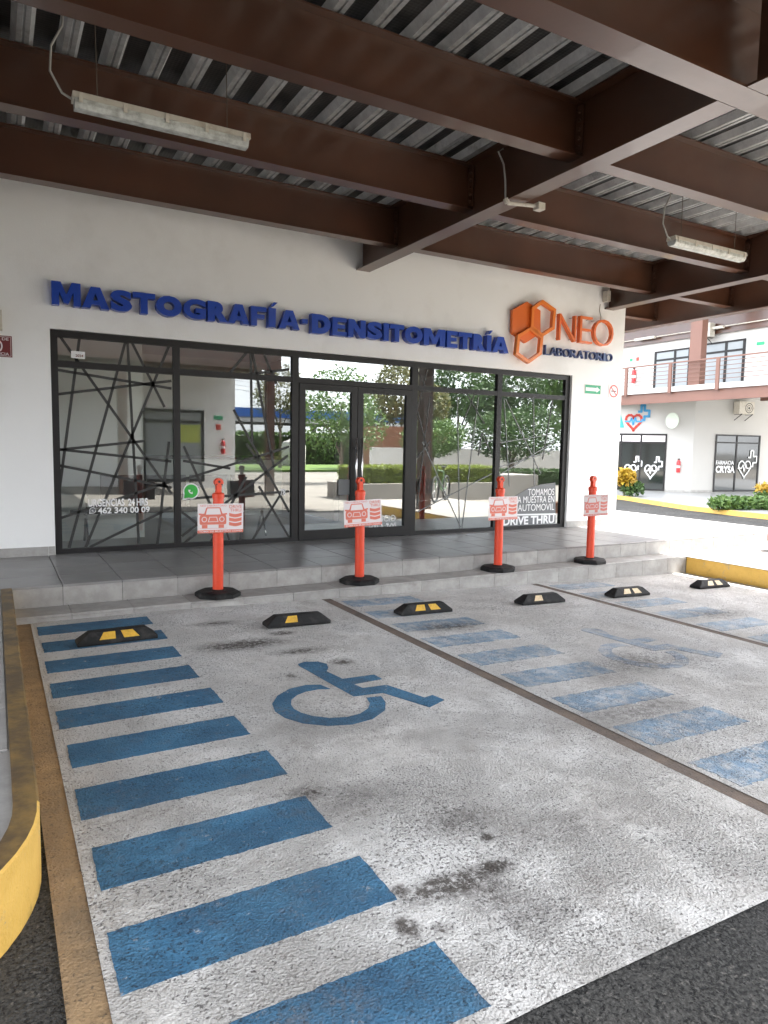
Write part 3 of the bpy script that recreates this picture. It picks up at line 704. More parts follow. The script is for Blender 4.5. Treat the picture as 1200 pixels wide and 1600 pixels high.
# waiting bench inside
def bench(x0, nseat, y, label):
    t = thing('waiting_bench', label, 'bench', (x0, y, PZ)); w = .54
    L = nseat * w
    MB().box(x0 - .3, x0 + L + .1, y + .20, y + .26, PZ + .36, PZ + .42).build('beam', M['black_mesh'], t)
    for i in range(nseat):
        a = x0 + i * w + .02; b = a + w - .05
        s = MB(); s.box(a, b, y, y + .46, PZ + .43, PZ + .45); s.build('seat', M['black_mesh'], t)
        k = MB()
        k.box(a, a + .035, y - .03, y - .005, PZ + .44, PZ + .86); k.box(b - .035, b, y - .03, y - .005, PZ + .44, PZ + .86)
        k.box(a + .035, b - .035, y - .03, y - .005, PZ + .82, PZ + .86); k.box(a + .035, b - .035, y - .03, y - .005, PZ + .44, PZ + .49)
        k.box(a + .035, b - .035, y - .022, y - .012, PZ + .49, PZ + .82)
        k.build('backrest', M['black_mesh'], t)
    for xx in (x0 - .12, x0 + L):
        l = MB(); l.tube([(xx, y + .05, PZ + .012), (xx, y + .1, PZ + .1), (xx, y + .23, PZ + .36), (xx, y + .38, PZ + .1), (xx, y + .45, PZ + .012)], .016, 8); l.tube([(xx, y + .23, PZ + .36), (xx, y + .05, PZ + .62), (xx, y + .36, PZ + .64)], .014, 8)
        l.build('leg', M['chrome'], t, smooth=True)
    return t
bench(1.10, 4, 9.05, 'black perforated waiting bench with chrome legs behind the left glass')

# --- blue lettering over the shopfront
BLOCK = {
 'T': [[(0, 1), (1, 1), (1, .74), (.66, .74), (.66, 0), (.34, 0), (.34, .74), (0, .74)]],
 'F': [[(0, 0), (0, 1), (1, 1), (1, .76), (.38, .76), (.38, .60), (.88, .60), (.88, .38), (.38, .38), (.38, 0)]],
 'E': [[(0, 0), (0, 1), (.98, 1), (.98, .77), (.36, .77), (.36, .61), (.90, .61), (.90, .40), (.36, .40), (.36, .23), (1, .23), (1, 0)]],
 'I': [[(0, 0), (0, 1), (1, 1), (1, 0)]],
 'Í': [[(.10, 0), (.10, .76), (.82, .76), (.82, 0)], [(.30, .82), (.62, 1), (1, 1), (.55, .82)]],
 'N': [[(0, 0), (0, 1), (.33, 1), (.70, .46), (.70, 1), (1, 1), (1, 0), (.67, 0), (.30, .54), (.30, 0)]],
 'M': [[(0, 0), (0, 1), (.31, 1), (.5, .47), (.69, 1), (1, 1), (1, 0), (.75, 0), (.75, .58), (.58, .10), (.42, .10), (.25, .58), (.25, 0)]],
 'A': [[(0, 0), (.33, 1), (.5, 1), (.5, .70), (.305, 0)], [(.5, .70), (.5, 1), (.67, 1), (1, 0), (.695, 0)], [(.355, .18), (.412, .385), (.588, .385), (.645, .18)]]}
def block_letter(m, ch, x0, x1, z0, z1, yf, yb):
    for lp in BLOCK[ch]:
        P = [(x0 + (x1 - x0) * u, z0 + (z1 - z0) * v) for u, v in reversed(lp)]
        m.prism([(a, yf, b) for a, b in P], [(a, yb, b) for a, b in P])
sg = thing('wall_sign', 'thick blue letters reading MASTOGRAFÍA · DENSITOMETRÍA above the shopfront', 'sign', (3.7, WY, 3.0))
LET = [('M', .59, .875), ('A', .885, 1.165), ('S', 1.18, 1.405), ('T', 1.415, 1.655), ('O', 1.665, 1.955), ('G', 1.972, 2.235), ('R', 2.255, 2.505), ('A', 2.50, 2.765), ('F', 2.785, 2.98), ('Í', 2.995, 3.125), ('A', 3.145, 3.42),
       ('D', 3.585, 3.85), ('E', 3.875, 4.08), ('N', 4.105, 4.36), ('S', 4.385, 4.615), ('I', 4.635, 4.715), ('T', 4.73, 4.955), ('O', 4.97, 5.255), ('M', 5.275, 5.635), ('E', 5.665, 5.85), ('T', 5.865, 6.105), ('R', 6.13, 6.35), ('Í', 6.365, 6.475), ('A', 6.48, 6.785)]
for i, (ch, a, b) in enumerate(LET):
    z0 = 2.955 if i < 11 else 2.938; zt = 3.185 if i < 11 else 3.168
    if ch == 'M' and i == 0: zt = 3.20
    if ch == 'D': zt = 3.18
    if ch == 'Í': zt += .075
    m = MB()
    if ch in BLOCK: block_letter(m, ch, a, b, z0, zt, WY - .108, WY - .008)
    else: text_into(m, ch, (a, WY - .058, z0), X, Z, b - a, zt - z0, {'S': .055, 'G': .05}.get(ch, .08), .10)
    m.build('letter', M['blue_letter'], sg)
m = MB(); m.box(3.455, 3.53, WY - .108, WY - .008, 3.045, 3.10); m.build('dot', M['blue_letter'], sg)
# --- orange logo
lg = thing('logo_sign', 'orange hexagon logo with NEO LABORATORIO letters at the right end of the wall', 'sign', (8.0, WY, 3.2))
def zp(a, b, y): return onY(780 + a / 6, 450 + b / 6, y)
def hexp(pts, yf, yb, name, mt, frame=0.0):
    F = [zp(a, b, yf) for a, b in pts]; c = sum(F, Vector()) / len(F)
    B = [Vector((p.x, yb, p.z)) for p in F]
    m = MB()
    if frame:
        def inn(P): return [Vector((c.x + (p.x - c.x) * (1 - frame), p.y, c.z + (p.z - c.z) * (1 - frame))) for p in P]
        m.ringprism(F, inn(F), B, inn(B))
    else: m.prism(F, B)
    return m.build(name, M[mt], lg)
hexp([(262, 128), (388, 212), (388, 425), (248, 515), (122, 420), (128, 205)], WY - .075, WY - .02, 'solid_hexagon', 'orange_letter')
hexp([(410, 110), (535, 198), (520, 385), (405, 458), (300, 372), (310, 182)], WY - .125, WY - .055, 'hexagon_ring', 'orange_letter2', .20)
hexp([(300, 365), (416, 452), (400, 622), (280, 708), (158, 622), (176, 438)], WY - .125, WY - .055, 'hexagon_ring', 'orange_letter2', .20)
for ch, a, b, t_, bo in (('N', 545, 715, 232, 488), ('E', 738, 868, 253, 512), ('O', 868, 1066, 276, 535)):
    p = zp(a, bo, WY - .09); q = zp(b, t_, WY - .09); r = zp(a, t_, WY - .09)
    m = MB(); text_into(m, ch, (p.x, WY - .09, p.z), X, Z, q.x - p.x, (r.z - p.z) * .97, -.02, .07)
    m.build('letter', M['orange_letter'], lg)
    pin = MB()
    for fx, fz in ((.12, .1), (.88, .1), (.12, .9), (.88, .9)): pin.tube([(p.x + (q.x - p.x) * fx, WY - .07, p.z + (r.z - p.z) * fz), (p.x + (q.x - p.x) * fx, WY, p.z + (r.z - p.z) * fz)], .004, 6)
    pin.build('standoff_pins', M['alu'], lg)
word = 'LABORATORIO'; ws = [.75, 1.0, .85, 1.1, .95, 1.0, .85, 1.1, .95, .4, 1.1]
tot = sum(ws) + .12 * 10; pa = onY(849.5, 566, WY - .05); pb = onY(956, 556, WY - .05); xx = pa.x; sc_ = (pb.x - pa.x) / tot
for i, ch in enumerate(word):
    w = ws[i] * sc_; h = .125 if i else .15
    m = MB(); text_into(m, ch, (xx, WY - .05, 2.985), X, Z, w, h, -.012, .05); m.build('letter', M['navy_letter'], lg); xx += w + .12 * sc_

# --- wall signs
def wsign(name, label, px0, py0, px1, py1, mt):
    a = onY(px0, py0, WY - .006); b = onY(px1, py1, WY - .006)
    t = thing(name, label, 'sign', ((a.x + b.x) / 2, WY, b.z))
    MB().box(a.x, b.x, WY - .006, WY - .0005, b.z, a.z).build('plate', M[mt], t); return t, a, b
t, a, b = wsign('exit_sign', 'small green and white exit arrow sign right of the shopfront', 913.5, 600, 939, 617, 'plate')
w = b.x - a.x; h = a.z - b.z
MB().box(a.x + w * .04, b.x - w * .04, WY - .0075, WY - .0062, b.z + h * .05, b.z + h * .95).build('green_field', M['green_s'], t)
m = MB(); yy = WY - .0085
m.poly([(a.x + w * .08, yy, b.z + h * .32), (a.x + w * .72, yy, b.z + h * .32), (a.x + w * .72, yy, b.z + h * .2), (a.x + w * .92, yy, b.z + h * .5), (a.x + w * .72, yy, b.z + h * .8), (a.x + w * .72, yy, b.z + h * .68), (a.x + w * .08, yy, b.z + h * .68)]); m.build('arrow', M['white'], t)
t, a, b = wsign('no_smoking_sign', 'round red no smoking sign near the wall corner', 951.5, 600.5, 966, 622, 'plate')
cx, cz, r = (a.x + b.x) / 2, (a.z + b.z) / 2, (b.x - a.x) * .44
def ring3(cx, y, cz, ro, ri, n=28): return [(cx + ro * math.cos(2 * math.pi * k / n), y, cz + ro * math.sin(2 * math.pi * k / n)) for k in range(n)], [(cx + ri * math.cos(2 * math.pi * k / n), y, cz + ri * math.sin(2 * math.pi * k / n)) for k in range(n)]
def annulus(m, cx, y, cz, ro, ri, mi=0, a0=0, a1=360, n=28):
    for k in range(n):
        p = R_(a0 + (a1 - a0) * k / n); q = R_(a0 + (a1 - a0) * (k + 1) / n)
        m.quad((cx + ro * math.cos(p), y, cz + ro * math.sin(p)), (cx + ri * math.cos(p), y, cz + ri * math.sin(p)), (cx + ri * math.cos(q), y, cz + ri * math.sin(q)), (cx + ro * math.cos(q), y, cz + ro * math.sin(q)), mi)
m = MB(); annulus(m, cx, WY - .0075, cz, r, r * .82); k = r * .6
m.quad((cx - k - .006, WY - .008, cz + k - .006), (cx - k + .006, WY - .008, cz + k + .006), (cx + k + .006, WY - .008, cz - k + .006), (cx + k - .006, WY - .008, cz - k - .006)); m.build('red_ring', M['red_s'], t)
MB().box(cx - r * .55, cx + r * .55, WY - .0072, WY - .0062, cz - r * .09, cz + r * .09).build('cigarette', M['dome'], t)
t = thing('alarm_sign', 'maroon emergency alarm sign at the left edge of the wall', 'sign', (.04, WY, 2.37))
x0, x1, z0, z1 = -.14, .205, 2.375, 2.595
MB().box(x0, x1, WY - .006, WY - .0005, z0, z1).build('plate', M['maroon'], t)
m = MB(); yy = WY - .008
text_into(m, 'ALARMA DE', (x0 + .03, yy, z1 - .048), X, Z, x1 - x0 - .06, .028, .01); text_into(m, 'EMERGENCIA', (x0 + .03, yy, z0 + .018), X, Z, x1 - x0 - .06, .028, .01)
cx = (x0 + x1) / 2; cz = (z0 + z1) / 2; annulus(m, cx, yy, cz, .03, .014)
for rr_ in (.055, .085): annulus(m, cx, yy, cz, rr_, rr_ - .014, 0, -40, 40, 10); annulus(m, cx, yy, cz, rr_, rr_ - .014, 0, 140, 220, 10)
for q in ((x0 + .01, x1 - .01, z1 - .013, z1 - .009), (x0 + .01, x1 - .01, z0 + .009, z0 + .013), (x0 + .01, x0 + .014, z0 + .013, z1 - .013), (x1 - .014, x1 - .01, z0 + .013, z1 - .013)): m.quad((q[0], yy, q[2]), (q[1], yy, q[2]), (q[1], yy, q[3]), (q[0], yy, q[3]))
m.build('lettering', M['plate'], t)
t = thing('alarm_horn', 'beige alarm box above the maroon sign at the left edge', 'alarm', (.02, WY, 2.64))
MB().box(-.10, .12, WY - .06, WY, 2.64, 2.85).build('housing', M['fixture'], t); MB().box(-.07, .09, WY - .066, WY - .0605, 2.67, 2.82).build('grille', M['dome'], t)

# ================================================================== STEEL CANOPY
can = thing('steel_canopy', 'brown steel canopy with corrugated metal roof over the parking bays', 'canopy', (2, 3, 3.8))
GZ, BZ, TZ = 3.83, 3.94, 4.385
FT = .013
def ibeam_x(y, x0, x1, z0, z1, w=.155, name='beam'):
    m = MB(); m.box(x0, x1, y - w / 2, y + w / 2, z0, z0 + FT); m.box(x0, x1, y - w / 2, y + w / 2, z1 - FT, z1); m.box(x0, x1, y - .005, y + .005, z0 + FT, z1 - FT)
    b = m.build(name, M['steel'], can)
    return b
def endplate(parent, x, y, z0, z1, side):
    e = MB(); e.box(x, x + .012 * side, y - .085, y + .085, z0 + .03, z1 - .03)
    for k in range(5):
        for yy in (-.05, .05):
            zz = z0 + .08 + k * (z1 - z0 - .16) / 4; e.tube([(x + .012 * side, y + yy, zz), (x + .03 * side, y + yy, zz)], .014, 6)
    e.build('bolted_end_plate', M['steel'], parent)
def ibeam_y(x, y0, y1, z0, z1, w=.20):
    m = MB(); m.box(x - w / 2, x + w / 2, y0, y1, z0, z0 + .016); m.box(x - w / 2, x + w / 2, y0, y1, z1 - .016, z1); m.box(x - .006, x + .006, y0, y1, z0 + .016, z1 - .016)
    return m.build('girder', M['steel'], can)
GX = [-9.44, -4.84, -.24, 4.36, 8.95, 10.85]
for x in GX: ibeam_y(x, 3.155, WY + (.08 if x < 9.3 else 3.0), GZ, TZ + .012)
YB = [7.575, 6.06, 4.545]
def yedge_x(y):                      # right edge of the roof: straight along the porch, then cut back diagonally
    return 11.0 if y > .5 else max(8.2, 11.0 - (0.5 - y) * .43)
for y in YB + [9.10, 10.6]:
    for i in range(len(GX) - 1):
        if y > 8.4 and i < len(GX) - 2: continue
        b = ibeam_x(y, GX[i] + .012, GX[i + 1] - .012, BZ, TZ)
        endplate(b, GX[i] + .014, y, BZ, TZ, 1); endplate(b, GX[i + 1] - .014, y, BZ, TZ, -1)
# deep girder along the kerb line
m = MB(); m.box(-9.5, 10.95, 2.95, 3.15, GZ, GZ + .018); m.box(-9.5, 10.95, 2.95, 3.15, TZ - .004, TZ + .012); m.box(-9.5, 10.95, 3.044, 3.056, GZ + .018, TZ - .004)
m.build('girder', M['steel'], can)
ibeam_x(1.50, -9.4, 10.9, BZ, TZ)
def yfront(x): return -.6 if x < 8.0 else -.6 + (x - 8.0) * .40          # front edge of the roof, cut back at the right
ibeam_x(0.0, -9.4, 9.3, BZ, TZ)
m = MB(); m.box(-9.7, 8.0, -.66, -.6, TZ - .25, TZ + .16); m.prism([(8.0, -.66, TZ - .25), (11.33, .672, TZ - .25), (11.33, .732, TZ - .25), (8.0, -.6, TZ - .25)], [(8.0, -.66, TZ + .16), (11.33, .672, TZ + .16), (11.33, .732, TZ + .16), (8.0, -.6, TZ + .16)]); m.build('fascia', M['steel'], can)
for x in GX:
    if x < 8.9:
        m = MB(); m.box(x - .1, x + .1, -.595, 2.945, GZ, GZ + .016); m.box(x - .006, x + .006, -.595, 2.945, GZ + .016, TZ); m.build('cantilever', M['steel'], can)
        continue
    m = MB(); m.prism([(x - .1, .66, TZ - .14), (x - .1, 2.945, GZ), (x - .1, 2.945, GZ + .016), (x - .1, .66, TZ - .124)], [(x + .1, .66, TZ - .14), (x + .1, 2.945, GZ), (x + .1, 2.945, GZ + .016), (x + .1, .66, TZ - .124)])
    m.prism([(x - .006, .66, TZ - .124), (x - .006, 2.945, GZ + .016), (x - .006, 2.945, TZ), (x - .006, .66, TZ)], [(x + .006, .66, TZ - .124), (x + .006, 2.945, GZ + .016), (x + .006, 2.945, TZ), (x + .006, .66, TZ)]); m.build('cantilever', M['steel'], can)
# roof sheets
def deck_sheet(x0, nrib, y0, y1):
    p = .305; prof = []
    z0 = TZ + .014; h = .062
    for r in range(nrib):
        a = x0 + r * p
        prof += [(a, z0 + h), (a + .150, z0 + h), (a + .185, z0), (a + .218, z0), (a + .224, z0 + .010), (a + .232, z0 + .010), (a + .238, z0), (a + .270, z0), (a + .303, z0 + h)]
    prof.append((x0 + nrib * p, z0 + h))
    m = MB(); n = len(prof)
    for (x, z) in prof: m.v.append(Vector((x, y0, z)))
    for (x, z) in prof: m.v.append(Vector((x, y1, z)))
    for i in range(n - 1): m.f.append((i, i + 1, n + i + 1, n + i)); m.mi.append({0: 1, 1: 0, 7: 0}.get(i % 9, 2))  # slope glints and pan shade come from the facet colours
    a, b = x0, x0 + nrib * p
    m.quad((a, y0, z0 + h + .002), (b, y0, z0 + h + .002), (b, y0, z0 + h + .10), (a, y0, z0 + h + .10)); m.quad((a, y0, z0 + h + .10), (b, y0, z0 + h + .10), (b, y1, z0 + h + .10), (a, y1, z0 + h + .10))
    m.build('roof_sheet', [M['galva'], M['galva_pan'], M['galva_flat']], can)
x = 11.33 - .915 * 23
while x < 11.0:
    xe = x + .915; mid = x + .5
    deck_sheet(x, 3, yfront(xe) + .02, WY if mid < 9.3 else 12.0); x += .915

# columns
def column(x, y, z1=GZ):
    m = MB(); w = .13; m.box(x - w, x + w, y - w, y + w, g(x) - .02, z1 - .002); c_ = m.build('column', M['steel'], can)
    MB().box(x - .2, x + .2, y - .2, y + .2, g(x) - .01, g(x) + .02).build('base_plate', M['steel'], c_)
column(8.95, 3.05); column(-.24, 3.05) if False else None; column(-4.84, 3.05)
# junction box, conduit and cable on the girder
t = thing('conduit', 'white conduit elbow and drop cable clipped under the middle girder', 'conduit', (4.46, 5.3, 3.8))
m = MB(); m.tube([(4.27, 5.33, 3.80), (4.58, 5.24, 3.80)], .018, 8); m.box(4.54, 4.62, 5.20, 5.28, 3.765, 3.826); m.tube([(4.27, 5.33, 3.80), (4.25, 5.335, 3.84)], .026, 8); m.build('pipe', M['fixture'], t, smooth='auto')
m = MB(); m.tube([(4.24, 5.38, 4.30), (4.20, 5.40, 4.27), (4.235, 5.36, 4.15), (4.24, 5.335, 4.0), (4.25, 5.335, 3.82)], .009, 6); m.build('cable', M['cable'], t, smooth=True)
t = thing('junction_box', 'small grey electrical box on the girder end at the wall corner', 'electrical box', (8.86, 8.1, 3.95))
m = MB(); m.box(8.765, 8.84, 8.30, 8.40, 3.93, 4.10); m.build('housing', M['fixture'], t)
m = MB(); m.tube([(8.74, 8.42, 3.9), (8.73, 8.425, 3.80), (8.77, 8.425, 3.70), (8.76, 8.42, 3.6)], .006, 5); m.build('cable', M['cable'], t)

# hanging tube lights
def tube_light(x0, x1, y, z, label):
    t = thing('tube_light', label, 'lamp', ((x0 + x1) / 2, y, z), 'unlit tube lights hung under the canopy')
    w = .062
    prof = [(-w, .045), (-w * .9, .085), (w * .9, .085), (w, .045)]
    m = MB(); m.prism([(x0, y + a, z + b) for a, b in prof], [(x1, y + a, z + b) for a, b in prof]); 
    for k in range(5):
        xx = x0 + (x1 - x0) * (.04 + .23 * k); m.box(xx - .012, xx + .012, y - w - .006, y - w + .008, z + .02, z + .07); m.box(xx - .012, xx + .012, y + w - .008, y + w + .006, z + .02, z + .07)
    m.build('housing', M['fixture'], t)
    prof = [(-w * .94, .044), (w * .94, .044), (w * .9, .015), (w * .55, -.012), (-w * .55, -.012), (-w * .9, .015)]
    m = MB(); m.prism([(x0 + .012, y + a, z + b) for a, b in prof], [(x1 - .012, y + a, z + b) for a, b in prof]); m.build('diffuser', M['diffuser'], t)
    for xx in (x0 + .16, x1 - .16):
        m = MB(); m.tube([(xx, y, z + .085), (xx - .01, y, TZ + .03)], .004, 5); m.build('hanging_wire', M['wire'], t)
    m = MB(); m.tube([(x0, y, z + .05), (x0 - .06, y, z + .075), (x0 - .13, y + .01, z + .20), (x0 - .12, y + .01, z + .36), (x0 - .05, y, z + .50), (x0 - .03, y, TZ + .03)], .008, 6); m.build('cable', M['cable'], t, smooth=True)
tube_light(.53, 1.75, 5.3, 3.735, 'unlit dusty tube light hanging over the blue striped bay at left')
tube_light(6.52, 7.78, 5.3, 3.765, 'unlit tube light hanging under the canopy at the right')

# ================================================================== POSTS AND WHEEL STOPS
def make_post(label, greyed=False, tilt=0.0):
    t = thing('delineator_post', label, 'post', (0, 0, 0), 'orange delineator posts on the lower step')
    m = MB(); m.lathe([(.215, 0), (.215, .034), (.185, .052), (.075, .058), (.07, .066)], n=8, ph=R_(22.5)); m.build('base', M['rubber'], t)
    m = MB(); m.lathe([(.050, .055), (.050, .90), (.049, .93), (.056, .932), (.056, .975), (.046, .985), (.03, .99)], n=28); m.build('tube', M['orange'], t, smooth='auto')
    h = MB(); pr = []
    for k in range(15):
        a = R_(-20 + 220 * k / 14); pr.append((.041 * math.cos(a), 1.083 + .042 * math.sin(a)))
    pr = [(.022, .985), (.022, 1.05)] + pr + [(-.022, 1.05), (-.022, .985)]
    h.prism([(a, -.026, b) for a, b in pr], [(a, .026, b) for a, b in pr])
    hd = h.build('handle', M['orange'], t)
    k = MB()
    disc(k, (0, -.0275, 1.092), .012); disc(k, (-.026, -.0275, 1.066), .007); disc(k, (.026, -.0275, 1.066), .007); k.build('handle_hole', M['black'], hd)
    # sign board
    W, H = .44, .275; zc = .75
    def P(u, v, dy=0.0):
        x = (u - .5) * W; z = (v - .5) * H
        return Vector((x * math.cos(tilt) - z * math.sin(tilt) + .005, -.058 - dy, zc + x * math.sin(tilt) + z * math.cos(tilt)))
    s = MB(); s.prism([P(0, 0, .004), P(1, 0, .004), P(1, 1, .004), P(0, 1, .004)], [P(0, 0), P(1, 0), P(1, 1), P(0, 1)])
    pl = s.build('sign_board', M['plate2' if greyed else 'plate'], t)
    pm = M['print2' if greyed else 'print']
    q = MB(); d1, d2 = .0055, .007
    def pol(pts, mi, d): q.poly([P(u, v, d) for u, v in pts], mi)
    # car seen head-on: cabin, body, bumper, wheels, lamps, grille
    pol([(.13, .63), (.18, .86), (.20, .88), (.47, .88), (.49, .86), (.54, .63)], 0, d1); pol([(.17, .635), (.205, .845), (.465, .845), (.50, .635)], 1, d2)
    pol([(.03, .62), (.09, .62), (.11, .66), (.55, .66), (.58, .62), (.63, .62), (.63, .67), (.59, .68), (.60, .60), (.62, .52), (.62, .33), (.61, .29), (.05, .29), (.04, .33), (.04, .52), (.06, .60), (.07, .68), (.03, .67)][::1], 0, d1) if False else None
    pol([(.05, .60), (.10, .665), (.56, .665), (.61, .60), (.62, .52), (.62, .33), (.60, .29), (.06, .29), (.04, .33), (.04, .52)], 0, d1)
    pol([(.02, .63), (.09, .61), (.09, .67), (.03, .68)], 0, d1 + .0003); pol([(.57, .61), (.64, .63), (.63, .68), (.57, .67)], 0, d1 + .0003)
    pol([(.09, .17), (.21, .17), (.21, .285), (.09, .285)], 0, d1); pol([(.45, .17), (.57, .17), (.57, .285), (.45, .285)], 0, d1)
    pol([(.04, .155), (.64, .155), (.64, .163), (.04, .163)], 0, d1)
    def dsc(u, v, r, mi, d): q.poly([P(u + r * math.cos(2 * math.pi * k / 16), v + r * W / H * math.sin(2 * math.pi * k / 16), d) for k in range(16)], mi)
    for u in (.14, .52): dsc(u, .47, .058, 1, d2); dsc(u, .47, .042, 0, d2 + .001)
    pol([(.215, .38), (.25, .555), (.41, .555), (.445, .38)], 1, d2); pol([(.235, .40), (.262, .535), (.398, .535), (.425, .40)], 0, d2 + .001)
    for k in range(3):
        v = .21 + .155 * k
        L_ = [(.68 + .28 * i / 8, v + .045 * (abs(i / 4 - 1)) ** 1.5) for i in range(9)]
        for i in range(8): pol([L_[i], L_[i + 1], (L_[i + 1][0], L_[i + 1][1] + .115), (L_[i][0], L_[i][1] + .115)], 0, d1)
    pol([(0, 0), (1, 0), (1, .105), (0, .105)], 0, d1)
    ux = P(1, 0) - P(0, 0); uz = P(0, 1) - P(0, 0)
    text_into(q, 'DRIVE', P(.68, .845, d1), ux, uz, .28 * W, .105 * H, .01, mi=0); text_into(q, 'THRU', P(.70, .72, d1), ux, uz, .25 * W, .105 * H, .01, mi=0)
    text_into(q, 'NEO LABORATORIO', P(.05, .905, d1), ux, uz, .57 * W, .06 * H, .0, mi=0)
    text_into(q, 'TOMA DE MUESTRAS COVID', P(.03, .03, d2), ux, uz, .94 * W, .055 * H, .01, mi=1)
    q.build('printed_picture', [pm, M['plate2' if greyed else 'plate']], pl)
    return t
posts = [(1.835, 6.47, 'orange post with a drive-thru sign in front of the striped left glass, leftmost of four', False, -.005),
         (3.375, 6.50, 'orange post with a slightly tilted drive-thru sign in front of the double doors', False, .035),
         (5.245, 6.50, 'orange post with a drive-thru sign in front of the right glass panes', False, .0),
         (6.735, 6.47, 'orange post with a greyed drive-thru sign near the white wall corner', True, .01)]
for (x, y, lb, gr, ti) in posts:
    t = make_post(lb, gr, ti); t.location = (x, y, SZ + .001); t.rotation_euler = (random.uniform(-.012, .012), random.uniform(-.014, .014), random.uniform(-.06, .06))

def make_stop():
    t = thing('wheel_stop', '', 'wheel stop', (0, 0, 0), 'black rubber wheel stops')
    L, D, H = .285, .075, .095
    v = []
    base = [(-L, -D), (L, -D), (L, D), (-L, D)]
    mid = [(-L, -D, .028), (L, -D, .028), (L, D, .028), (-L, D, .028)]
    top = [(-L + .085, -.034, H), (L - .085, -.034, H), (L - .085, .034, H), (-L + .085, .034, H)]
    m = MB(); vs = [(a, b, 0) for a, b in base] + mid + top
    fs = [(3, 2, 1, 0)] + [(i, (i + 1) % 4, 4 + (i + 1) % 4, 4 + i) for i in range(4)] + [(4 + i, 4 + (i + 1) % 4, 8 + (i + 1) % 4, 8 + i) for i in range(4)] + [(8, 9, 10, 11)]
    m._add(vs, fs)
    b = m.build('body', M['rubber'], t)
    bv = b.modifiers.new('bevel', 'BEVEL'); bv.width = .007; bv.segments = 2
    return t
def stop_plate(t, side, mt):
    a0, a1 = (-.135, -.02) if side < 0 else (.02, .135)
    def F(u, s): 
        y = -.075 + (.041) * s; z = .028 + .067 * s; return Vector((u, y - .0016, z + .001))
    m = MB(); sk = .045 if side < 0 else -.02
    q = [F(a0 - .0, .12), F(a1 - .0, .12), F(a1 + (.0 if side < 0 else -.015) , .86), F(a0 + (.035 if side < 0 else -.02), .86)]
    if side > 0: q = [F(a0 + .02, .12), F(a1 + .015, .12), F(a1 - .03, .86), F(a0 - .0, .86)]
    m.poly(q); m.build('reflective_plate', M[mt], t)
stops = [(.775, 5.455, (-1, 1), 'refl_y', 'black wheel stop with two bright amber plates on the blue stripes at left'),
         (2.215, 5.41, (-1,), 'refl_y', 'black wheel stop with a single amber plate above the wheelchair symbol'),
         (3.50, 5.42, (-1, 1), 'refl_y', 'black wheel stop with two amber plates beside the worn middle joint'),
         (4.93, 5.40, (-1,), 'refl_w', 'black wheel stop with one pale plate above the faint wheelchair symbol'),
         (6.19, 5.36, (-1, 1), 'refl_w', 'black wheel stop with two pale plates on the faint blue stripes'),
         (7.70, 5.40, (-1, 1), 'refl_w', 'black wheel stop nearest the yellow kerb at right')]
for (x, y, sd, mt, lb) in stops:
    t = make_stop(); t['label'] = lb; t.location = (x, y, g(x) + .0085); t.rotation_euler = (0, math.atan(.025) if x > 1.3 else 0, random.uniform(-.02, .02))
    for s in sd: stop_plate(t, s, mt)

# brown pot on the sunlit island, at the right edge
t = thing('flower_pot', 'round brown pot on the sunlit paving at the right edge', 'pot', (10.35, 6.05, SZ - .004))
m = MB(); m.lathe([(.15, 0), (.20, .05), (.245, .15), (.25, .22), (.225, .31), (.20, .34), (.215, .36), (.19, .36), (.18, .32)], (10.35, 6.05, SZ - .004), 28); m.build('bowl', M['terracotta'], t, smooth=True)

# ================================================================== PHARMACY BUILDING ACROSS THE DRIVE
S2 = 1.133; F2 = -.20
A2 = (21.76 * S2, 18.55 * S2); C2 = (23.08 * S2, 17.24 * S2); D2 = (26.31 * S2, 16.68 * S2)
d1 = (Vector((C2[0] - A2[0], C2[1] - A2[1], 0))).normalized(); d2 = (Vector((D2[0] - C2[0], D2[1] - C2[1], 0))).normalized()
n1 = Vector((d1.y, -d1.x, 0)); n2 = Vector((d2.y, -d2.x, 0))
ph = thing('pharmacy_building', 'two storey white building with a brown railed balcony across the drive', 'building', (C2[0], C2[1], F2))
XB, XW = 23.5, 25.6
zr = onX(1090, 561.5, XB).z; zst = onX(1090, 601, XB).z; zsb = onX(1090, 609, XB).z; zfb = onX(1090, 626, XB).z
A0 = Vector((A2[0], A2[1], 0)) - d1 * 6; C0 = Vector((C2[0], C2[1], 0)); D0 = C0 + d2 * 14
def vwall(a, b, n, z0, z1, th=.25): 
    m = MB(); m.prism([(a.x, a.y, z0), (b.x, b.y, z0), (b.x, b.y, z1), (a.x, a.y, z1)], [(a.x - n.x * th, a.y - n.y * th, z0), (b.x - n.x * th, b.y - n.y * th, z0), (b.x - n.x * th, b.y - n.y * th, z1), (a.x - n.x * th, a.y - n.y * th, z1)]); return m
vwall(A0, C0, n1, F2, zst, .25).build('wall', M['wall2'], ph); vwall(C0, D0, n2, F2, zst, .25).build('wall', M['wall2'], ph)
vwall(A0 + n1 * .012, C0 + n1 * .012, n1, F2, F2 + .1, .011).build('skirting', M['riser'], ph); vwall(C0 + n2 * .012, D0 + n2 * .012, n2, F2, F2 + .1, .011).build('skirting', M['riser'], ph)
